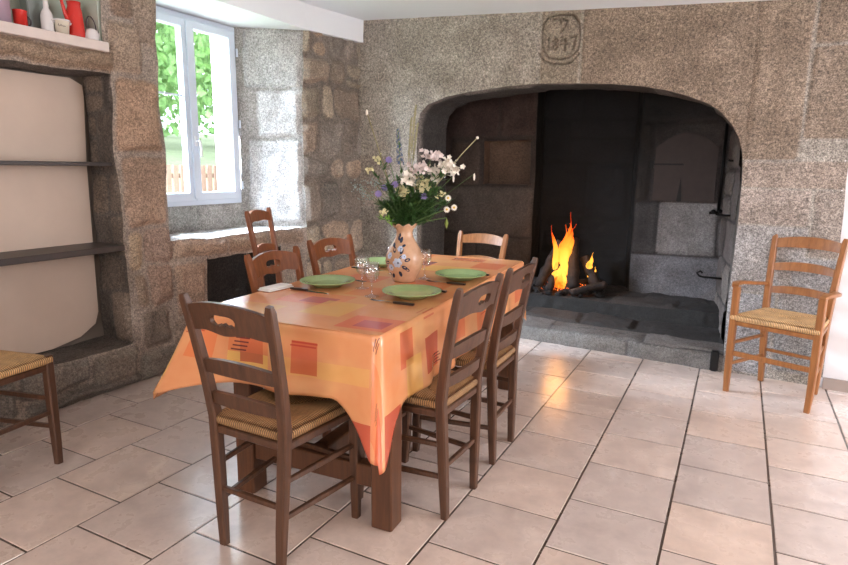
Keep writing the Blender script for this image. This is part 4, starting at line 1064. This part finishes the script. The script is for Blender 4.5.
for x, y, lb in [(452, 176, 'drooping white bloom near the twig'), (472, 174, 'drooping white bloom farthest right on a thin stem')]:
    px, py = PX(x, y); t, tip, q = stem_thing('drooping_flower', lb, 'flower', px, py + .02, -.02, bend=-.1, r=.001); b = MB(); b.blob(tip + Vector((0, 0, -.014)), (.005, .005, .017), 2, .1); b.build('blossom', M_PWH, t, True)
for x, y, lb in [(362, 184, 'grey green seed spray at the far left of the bouquet'), (368, 192, 'grey green seed spray low at the far left'), (376, 180, 'grey green seed spray among the lilac blooms')]:
    px, py = PX(x, y); t, tip, q = stem_thing('seed_spray', lb, 'plant', px, py, -.03, r=.0012); b = MB()
    for k in range(40): b.blob(tip + Vector((brn.gauss(0, .018), brn.gauss(0, .018), brn.gauss(0, .012))), .003, k, 0, 1)
    b.build('seed_head', M_GRY, t, True)
fol = [(384, 200), (392, 190), (400, 196), (410, 188), (418, 195), (428, 188), (436, 196), (444, 188), (388, 212), (404, 208), (424, 206), (440, 208), (412, 178), (396, 172), (430, 178), (415, 214), (432, 216), (378, 198), (450, 198), (386, 178), (404, 180), (420, 184), (440, 182), (396, 206), (434, 198), (412, 200)]
for i, (x, y) in enumerate(fol):
    px, py = PX(x, y); t, tip, q = stem_thing('leafy_sprig', 'dark green leafy sprig filling the lower bouquet', 'foliage', px, py, brn.uniform(-.07, .07), 'green sprigs at the base of the bouquet', r=.0014); leaves(t, q, 90, .05, None, .15)
px, py = PX(380, 213); t, tip, q = stem_thing('bright_leaf_sprig', 'bright green leaves hanging over the left rim of the vase', 'foliage', px, py, -.05); leaves(t, q, 26, .04, M_FOLB, .5)
px, py = PX(446, 212); t, tip, q = stem_thing('broad_leaf', 'single broad yellow green leaf hanging right of the vase', 'foliage', px, py, -.04)
b = MB(); b.add([tip, tip + Vector((.012, -.004, -.025)), tip + Vector((.004, -.004, -.055)), tip + Vector((-.010, 0, -.028)), tip + Vector((0, -.006, -.026))], [(0, 1, 4), (1, 2, 4), (2, 3, 4), (3, 0, 4)]); b.build('leaf', simple('olive leaf', (130, 146, 62), .5), t)

# ---- niche shelves ------------------------------------------------------------------------
M_DSH = simple('dark stained board', (62, 52, 48), .45, var=.12, vscale=12)
b = MB(); b.box((-3.285, 1.585, 1.300), (.22, 1.38, .022), bev=.003); o = b.build('shelf_board', M_DSH); tag(o, 'thin dark shelf board, the upper one in the wall niche', 'shelf', 'dark boards in the niche')
b = MB(); b.box((-3.265, 1.585, .825), (.26, 1.38, .034), bev=.003); o = b.build('shelf_board', M_DSH); tag(o, 'thick dark shelf board, the lower one in the wall niche', 'shelf', 'dark boards in the niche')
M_WSH = simple('white washed pine', (214, 198, 190), .55, var=.06, vscale=10)
b = MB(); b.box((-3.235, 1.40, 1.918), (.29, 1.69, .05), bev=.003); o = b.build('shelf_plank', M_WSH); tag(o, 'white washed plank shelf high on the left, holding mugs and jugs', 'shelf')
SZ = 1.9435
M_RED = simple('red enamel', (206, 52, 44), .2); M_DK = simple('dark enamel', (60, 44, 48), .3); M_WEN = simple('white enamel', (222, 214, 212), .25); M_CREAM = simple('cream enamel', (220, 208, 188), .3); M_LIL = simple('lilac tin', (176, 150, 164), .35); M_MAR = simple('maroon tin edge', (110, 70, 72), .4); M_ZINC = simple('zinc grey', (128, 134, 130), .4, var=.1)
def hollow(r0, r1, h, t_=.003): return [(0, 0), (r0, 0), (r1, h), (r1 + .001, h + .002), (r1 - t_, h + .002), (r0 - t_, .006), (0, .006)]
def hdl(mb, r, z0, z1, out, ang, rr=.004):
    u = Vector((math.cos(ang), math.sin(ang), 0)); zz = (z0 + z1) / 2; hh = (z1 - z0) / 2
    mb.tube([u * (r + out * math.sin(PI * k / 8)) + Vector((0, 0, zz + hh * math.cos(PI * k / 8))) for k in range(9)], rr, 8)
IX = -3.20
t = thing('canister', (IX, 1.758, SZ), 0, 'lilac grey canister at the left end of the white shelf', 'canister'); MB().lathe(hollow(.05, .05, .19), 32).build('body', M_LIL, t, True); MB().lathe([(0, .19), (.053, .19), (.053, .21), (.02, .215), (0, .215)], 32).build('lid', M_MAR, t, True)
t = thing('mug', (IX, 1.856, SZ), 0, 'red mug with dark handle on the white shelf', 'mug'); MB().lathe(hollow(.029, .031, .085), 32).build('body', M_RED, t, True); b = MB(); hdl(b, .029, .02, .065, .022, PI / 2); b.build('handle', M_DK, t, True)
t = thing('tin_box', (-3.29, 1.975, SZ), 0, 'grey zinc tin standing behind the red mug', 'tin'); b = MB(); b.box((0, 0, .10), (.07, .09, .20), bev=.006); b.build('body', M_ZINC, t); b = MB(); b.box((0, 0, .205), (.074, .094, .014), bev=.004); b.build('lid', M_ZINC, t)
t = thing('bottle', (IX, 1.988, SZ), 0, 'white stoneware bottle right of the red mug', 'bottle'); MB().lathe([(0, 0), (.027, 0), (.029, .01), (.029, .085), (.024, .105), (.013, .125), (.011, .16), (.014, .163), (.014, .172), (0, .172)], 28).build('body', M_WEN, t, True)
t = thing('jar', (-3.27, 2.06, SZ), 0, 'dark maroon jar tucked between the bottle and the cream pot', 'jar'); MB().lathe([(0, 0), (.022, 0), (.025, .02), (.024, .06), (.018, .075), (.02, .08), (0, .08)], 24).build('body', M_MAR, t, True)
t = thing('enamel_pot', (IX + .03, 2.044, SZ), 0, 'cream enamel pot with dark lettering beside the red jug', 'pot'); MB().lathe(hollow(.028, .036, .075), 32).build('body', M_CREAM, t, True)
b = MB(); b.lathe([(.034, .072), (.039, .072), (.039, .079), (.034, .079)], 32); b.tube([(.0, .036, .062), (.0, .048, .066), (0, .05, .072), (0, .036, .075)], .003); b.tube([(.0, -.036, .062), (.0, -.048, .066), (0, -.05, .072), (0, -.036, .075)], .003); b.build('rim', M_WEN, t, True)
b = MB(); q = [(-.016, .045), (-.014, .055), (-.010, .043), (-.006, .047), (-.003, .052), (0, .042), (.003, .047), (.006, .041), (.009, .047), (.012, .042), (.016, .045)]
an0 = math.atan2(-2.068, 3.14); b.tube([Vector((math.cos(an0 + y / .033) * .0345, math.sin(an0 + y / .033) * .0345, z)) for y, z in q], .0012, 5); b.build('lettering', M_DK, t)
t = thing('coffee_jug', (IX, 2.137, SZ), 0, 'tall bright red enamel jug on the white shelf', 'jug'); MB().lathe([(0, 0), (.046, 0), (.047, .01), (.040, .10), (.036, .15), (.031, .165), (.034, .19), (.03, .19), (.028, .166), (0, .16)], 32).build('body', M_RED, t, True)
b = MB(); hdl(b, .036, .05, .165, .035, PI / 2 + .5, .005); b.build('handle', M_RED, t, True); b = MB(); b.tube([(0, -.034, .08), (0, -.05, .12), (0, -.062, .17), (0, -.066, .19)], [.012, .010, .008, .007]); b.build('spout', M_RED, t, True)
t = thing('kettle', (-3.15, 2.192, SZ), 0, 'small white kettle with dark wire handle at the right end of the white shelf', 'kettle'); MB().lathe([(0, 0), (.030, 0), (.034, .012), (.033, .035), (.026, .055), (.014, .063), (0, .065)], 28).build('body', M_WEN, t, True)
b = MB(); b.tube([Vector((0, .026 * math.cos(PI * k / 10 * 1.25), .060 + .065 * math.sin(PI * k / 10 * 1.1))) for k in range(10)], .003, 6); b.build('handle', M_DK, t, True); b = MB(); b.tube([(0, .028, .02), (0, .038, .035), (0, .044, .05)], [.008, .006, .005]); b.build('spout', M_WEN, t, True)

# ---- iron oven door and hooks in the fireplace ------------------------------------------------
M_IRON = simple('sooty iron', (56, 45, 42), .6, .3, var=.15, vscale=14); M_IRK = simple('black iron', (26, 24, 24), .5, .6)
t = thing('oven_door', (-.42, YB - .03, 1.055), 0, 'arched iron bread oven door in the back of the fireplace', 'oven door')
b = MB(); o_ = [(-.24, 0), (.235, 0), (.235, .44)] + [(.235 - .475 * k / 14, .44 + .115 * math.sin(PI * k / 14)) for k in range(1, 14)] + [(-.24, .44)]
n = len(o_); b.add([(x, -.012, z) for x, z in o_] + [(x, .012, z) for x, z in o_], [tuple(range(n)), tuple(range(2 * n - 1, n - 1, -1))] + [(i, (i + 1) % n, n + (i + 1) % n, n + i) for i in range(n)]); b.build('door_leaf', M_IRON, t)
b = MB(); b.tube([(.275, -.03, -.09), (.275, -.03, .62)], .012); b.tube([(.275, -.03, -.08), (.21, -.035, -.085)], .012); b.blob((.24, -.035, -.075), .02, 1, .1); b.blob((.29, -.035, -.07), .018, 2, .1); b.build('hinge_bar', M_IRK, t, True)
b = MB(); b.box((-.14, -.02, .30), (.25, .012, .014)); b.box((-.262, -.025, .30), (.03, .03, .06)); b.build('latch', M_IRK, t)
b = MB(); b.add([(-.05, -.0135, .0), (-.01, -.0135, .0), (-.028, -.0135, .2), (-.05, -.018, .0), (-.01, -.018, .0), (-.028, -.018, .2)], [(0, 1, 2), (3, 4, 5), (0, 1, 4, 3), (1, 2, 5, 4), (2, 0, 3, 5)]); b.build('vent_wedge', M_IRK, t)
for z, lb, l in ((1.38, 'short iron pin high on the right hearth wall', .05), (.98, 'iron spike in the right hearth wall below the oven door', .10), (.50, 'curled iron hook low on the right hearth wall', .17)):
    t = thing('iron_hook', (-.05, 5.05, z), 0, lb, 'hook'); b = MB()
    b.tube([(.02, 0, 0), (-l * .8, 0, 0), (-l, 0, .006)] + ([(-l - .02, 0, .03), (-l + .005, 0, .045), (-l + .02, 0, .03)] if l > .15 else []), .008); b.build('hook_rod', M_IRK, t, True)
t = thing('andiron', (-.035, 4.35, 0), 0, 'black iron block standing at the foot of the right jamb', 'iron')
b = MB(); b.box((-.01, -.065, .07), (.05, .05, .14), bev=.008); b.build('block', M_IRK, t)

# ---- fire ------------------------------------------------------------------------------------
HZ = .243
FX, FYY = -1.295, 5.20
m, nt, bs = new_mat('charred log'); co = coord(nt); f = noise(nt, co, 14, 5, .7)
r = ramp(nt, f, [(.35, s2l((18, 14, 13))), (.6, s2l((50, 37, 31))), (.8, s2l((84, 68, 60)))]); nt.links.new(r.outputs[0], bs.inputs['Base Color']); bs.inputs['Roughness'].default_value = .85; bump(nt, bs, f, .01, 1)
M_LOG = m
def log(p, q, r0, label, seed):
    p, q = Vector(p), Vector(q); b = MB(); n = 10; path = []; rs = []
    rn = random.Random(seed)
    for k in range(n):
        u = k / (n - 1); path.append(p.lerp(q, u) + Vector((rn.uniform(-1, 1), rn.uniform(-1, 1), rn.uniform(-1, 1))) * .006); rs.append(r0 * rn.uniform(.86, 1.1))
    b.tube(path, rs, 11); o = b.build('firewood_log', M_LOG, None, True); tag(o, label, 'log', 'burning logs in the hearth')
log((FX + .10, FYY - .10, HZ + .05), (FX + .03, FYY + .10, HZ + .46), .052, 'thick charred log leaning upright in the flames', 1)
log((FX - .22, FYY - .08, HZ + .045), (FX - .08, FYY + .10, HZ + .42), .045, 'charred log leaning right at the left side of the flames', 2)
log((FX - .10, FYY - .16, HZ + .035), (FX - .05, FYY + .14, HZ + .36), .034, 'thin charred log behind the left leaning one', 3)
log((FX + .30, FYY - .02, HZ + .045), (FX + .13, FYY + .10, HZ + .30), .045, 'charred log leaning left at the right side of the flames', 4)
log((FX - .32, FYY + .04, HZ + .05), (FX + .30, FYY + .14, HZ + .055), .05, 'long log lying flat behind the flames', 5)
log((FX + .10, FYY - .20, HZ + .032), (FX + .36, FYY - .06, HZ + .11), .032, 'short log lying at the front right of the fire', 6)
m, nt, bs = new_mat('glowing embers'); co = coord(nt); f = noise(nt, co, 30, 4, .7)
r = ramp(nt, f, [(.5, (.0, 0, 0)), (.58, (.9, .12, .01)), (.72, (1, .5, .08))]); bs.inputs['Base Color'].default_value = (.012, .01, .01, 1); bs.inputs['Roughness'].default_value = .9
nt.links.new(r.outputs[0], bs.inputs['Emission Color']); bs.inputs['Emission Strength'].default_value = 3.0; M_EMB = m
M_COAL = simple('charcoal', (30, 27, 26), .9, var=.3, vscale=30)
rn = random.Random(5); b = MB(); b2 = MB()
for k in range(190):
    a = rn.uniform(0, 2 * PI); d = rn.random() ** .6; x = FX + d * .36 * math.cos(a); y = FYY + d * .22 * math.sin(a); s = rn.uniform(.014, .034); h = .10 * (1 - d) ** 1
    (b2 if d < .55 and rn.random() < .75 else b).blob((x, y, HZ + s * .4 + rn.uniform(0, 1) * h), (s, s * rn.uniform(.6, 1), s * .7), k, .5, 1)
tag(b.build('charcoal_heap', M_COAL), 'heap of black charcoal round the fire', 'charcoal', kind='stuff')
tag(b2.build('ember_bed', M_EMB), 'glowing embers under the burning logs', 'embers', kind='stuff')
m, nt, bs = new_mat('flame')
for nd in list(nt.nodes):
    if nd.type != 'OUTPUT_MATERIAL': nt.nodes.remove(nd)
out = nt.nodes[0]; co = coord(nt); sx = N(nt, 'ShaderNodeSeparateXYZ'); nt.links.new(co, sx.inputs[0])
nz = noise(nt, coord(nt, 'Object', (14, 14, 5)), 1, 3)
hgt = math_n(nt, 'ADD', math_n(nt, 'MULTIPLY', sx.outputs[2], 1.7), math_n(nt, 'MULTIPLY', math_n(nt, 'SUBTRACT', nz, .5), .9))
rc = ramp(nt, hgt, [(0, (1, .16, .01)), (.25, (1, .46, .06)), (.5, (1, .36, .035)), (.85, (1, .10, .008)), (1, (.5, .03, .003))])
em = N(nt, 'ShaderNodeEmission'); em.inputs['Strength'].default_value = 2.4; nt.links.new(rc.outputs[0], em.inputs[0])
tr = N(nt, 'ShaderNodeBsdfTransparent'); mx = N(nt, 'ShaderNodeMixShader')
al = ramp(nt, nz, [(.25, (.15,) * 3), (.55, (.85,) * 3)]); nt.links.new(al.outputs[0], mx.inputs[0]); nt.links.new(tr.outputs[0], mx.inputs[1]); nt.links.new(em.outputs[0], mx.inputs[2]); nt.links.new(mx.outputs[0], out.inputs[0])
M_FLAME = m
t = thing('fire_flames', (FX, FYY, HZ + .04), 0, 'bright orange flames rising between the logs', 'flames')
def tongue(x, y, z0, h, r, lean, seed):
    from mathutils import noise as mn
    path = []; rs = []
    for k in range(16):
        u = k / 15; path.append((x + lean * u * u + .05 * mn.noise(Vector((seed, u * 3, 0))) * u * 1.6, y + .03 * mn.noise(Vector((seed + 5, u * 3, 0))) * u, z0 + h * u)); rs.append(max(.0015, r * (math.sin(PI * min(1, (u + .12)) ** .75) * .9 + .02) * (1 + .25 * mn.noise(Vector((seed, u * 5, 3))))))
    b = MB(); b.tube(path, rs, 12); b.build('flame_tongue', M_FLAME, t, True)
for a in [(-.03, .02, .0, .66, .040, .04, 1), (-.05, .03, .05, .50, .044, .02, 2), (.02, .05, .10, .46, .040, -.02, 3), (-.08, -.03, .12, .42, .030, -.06, 4), (-.02, .0, .18, .34, .050, .02, 5), (.0, .03, .22, .30, .042, .03, 12), (.20, .04, .10, .22, .034, .02, 6), (.23, .03, .05, .15, .028, .02, 7), (-.10, 0, .02, .24, .03, .0, 8), (.01, .0, .2, .36, .03, .06, 9), (-.05, -.08, 0, .22, .04, .01, 11), (-.01, -.06, 0, .30, .035, .0, 13)]: tongue(*a)

# ================================================================== LIGHT
w = bpy.data.worlds.new('World'); scene.world = w; w.use_nodes = True; nt = w.node_tree
bg = nt.nodes['Background']; bg.inputs[0].default_value = (.80, .90, 1.0, 1); bg.inputs[1].default_value = 4.0
def area(name, loc, rot, sx_, sy_, power, col, portal=False):
    l = bpy.data.lights.new(name, 'AREA'); l.shape = 'RECTANGLE'; l.size = sx_; l.size_y = sy_; l.energy = power; l.color = col
    o = bpy.data.objects.new(name, l); COL.objects.link(o); o.location = loc; o.rotation_euler = rot
    if portal: l.cycles.is_portal = True
    return o
area('window_portal', (-3.64, 3.17, 1.68), (0, -PI / 2, 0), 1.35, .95, 1, (1, 1, 1), True)
sk = area('sky_glow_light', (-5.9, 1.9, 4.1), (0, 0, 0), 3.8, 3.4, 9500, (.68, .83, 1.0))
sk.rotation_euler = (Vector((-3.0, 3.3, .9)) - sk.location).to_track_quat('-Z', 'Y').to_euler()
area('garden_door_daylight', (3.05, 3.0, 1.25), (0, PI / 2, 0), 2.0, 1.2, 120, (.88, .93, 1.0))
area('added_back_fill', (-.4, -2.65, 1.45), (PI / 2, 0, 0), 2.6, 1.4, 88, (.97, .97, 1.0))  # unseen fill lamp added behind the camera, the wall there is closed
for (x, y, e) in ((1.5, .9, 34), (-.9, -1.0, 14)):
    l = bpy.data.lights.new('warm_fill_light', 'POINT'); l.shadow_soft_size = .22; l.energy = e; l.color = (1, .82, .64)  # warm lamplight as unseen points, added low to brighten the ceiling
    o = bpy.data.objects.new('warm_fill_light', l); COL.objects.link(o); o.location = (x, y, 1.85)
l = bpy.data.lights.new('fire_light', 'POINT'); l.energy = 5; l.color = (1, .45, .14); l.shadow_soft_size = .12
o = bpy.data.objects.new('fire_light', l); COL.objects.link(o); o.location = (FX - .01, FYY - .1, HZ + .42)

# ================================================================== CAMERA
cam = bpy.data.cameras.new('camera'); co_ = bpy.data.objects.new('camera', cam); COL.objects.link(co_)
pi_, ro_, ya_ = math.radians(10.77), math.radians(-.712), math.radians(27.40)
head = Vector((-math.sin(ya_), math.cos(ya_), 0)); right = Vector((math.cos(ya_), math.sin(ya_), 0)); zz = Vector((0, 0, 1))
fwd = head * math.cos(pi_) - zz * math.sin(pi_); up = head * math.sin(pi_) + zz * math.cos(pi_)
cr, sr = math.cos(ro_), math.sin(ro_)
X = right * cr - up * sr; Yv = right * sr + up * cr
Mx = Matrix((X, Yv, -fwd)).transposed().to_4x4(); Mx.translation = Vector((0, 0, 1.3)); co_.matrix_world = Mx
cam.sensor_width = 36; cam.lens = 601.49 / 848 * 36; cam.clip_start = .05
scene.camera = co_
scene.view_settings.view_transform = 'Standard'; scene.view_settings.look = 'None'; scene.view_settings.exposure = 0.0; scene.view_settings.gamma = 1
try:
    scene.cycles.use_denoising = True; scene.cycles.max_bounces = 8; scene.cycles.sample_clamp_indirect = 6
    scene.cycles.transparent_max_bounces = 24
except Exception: pass
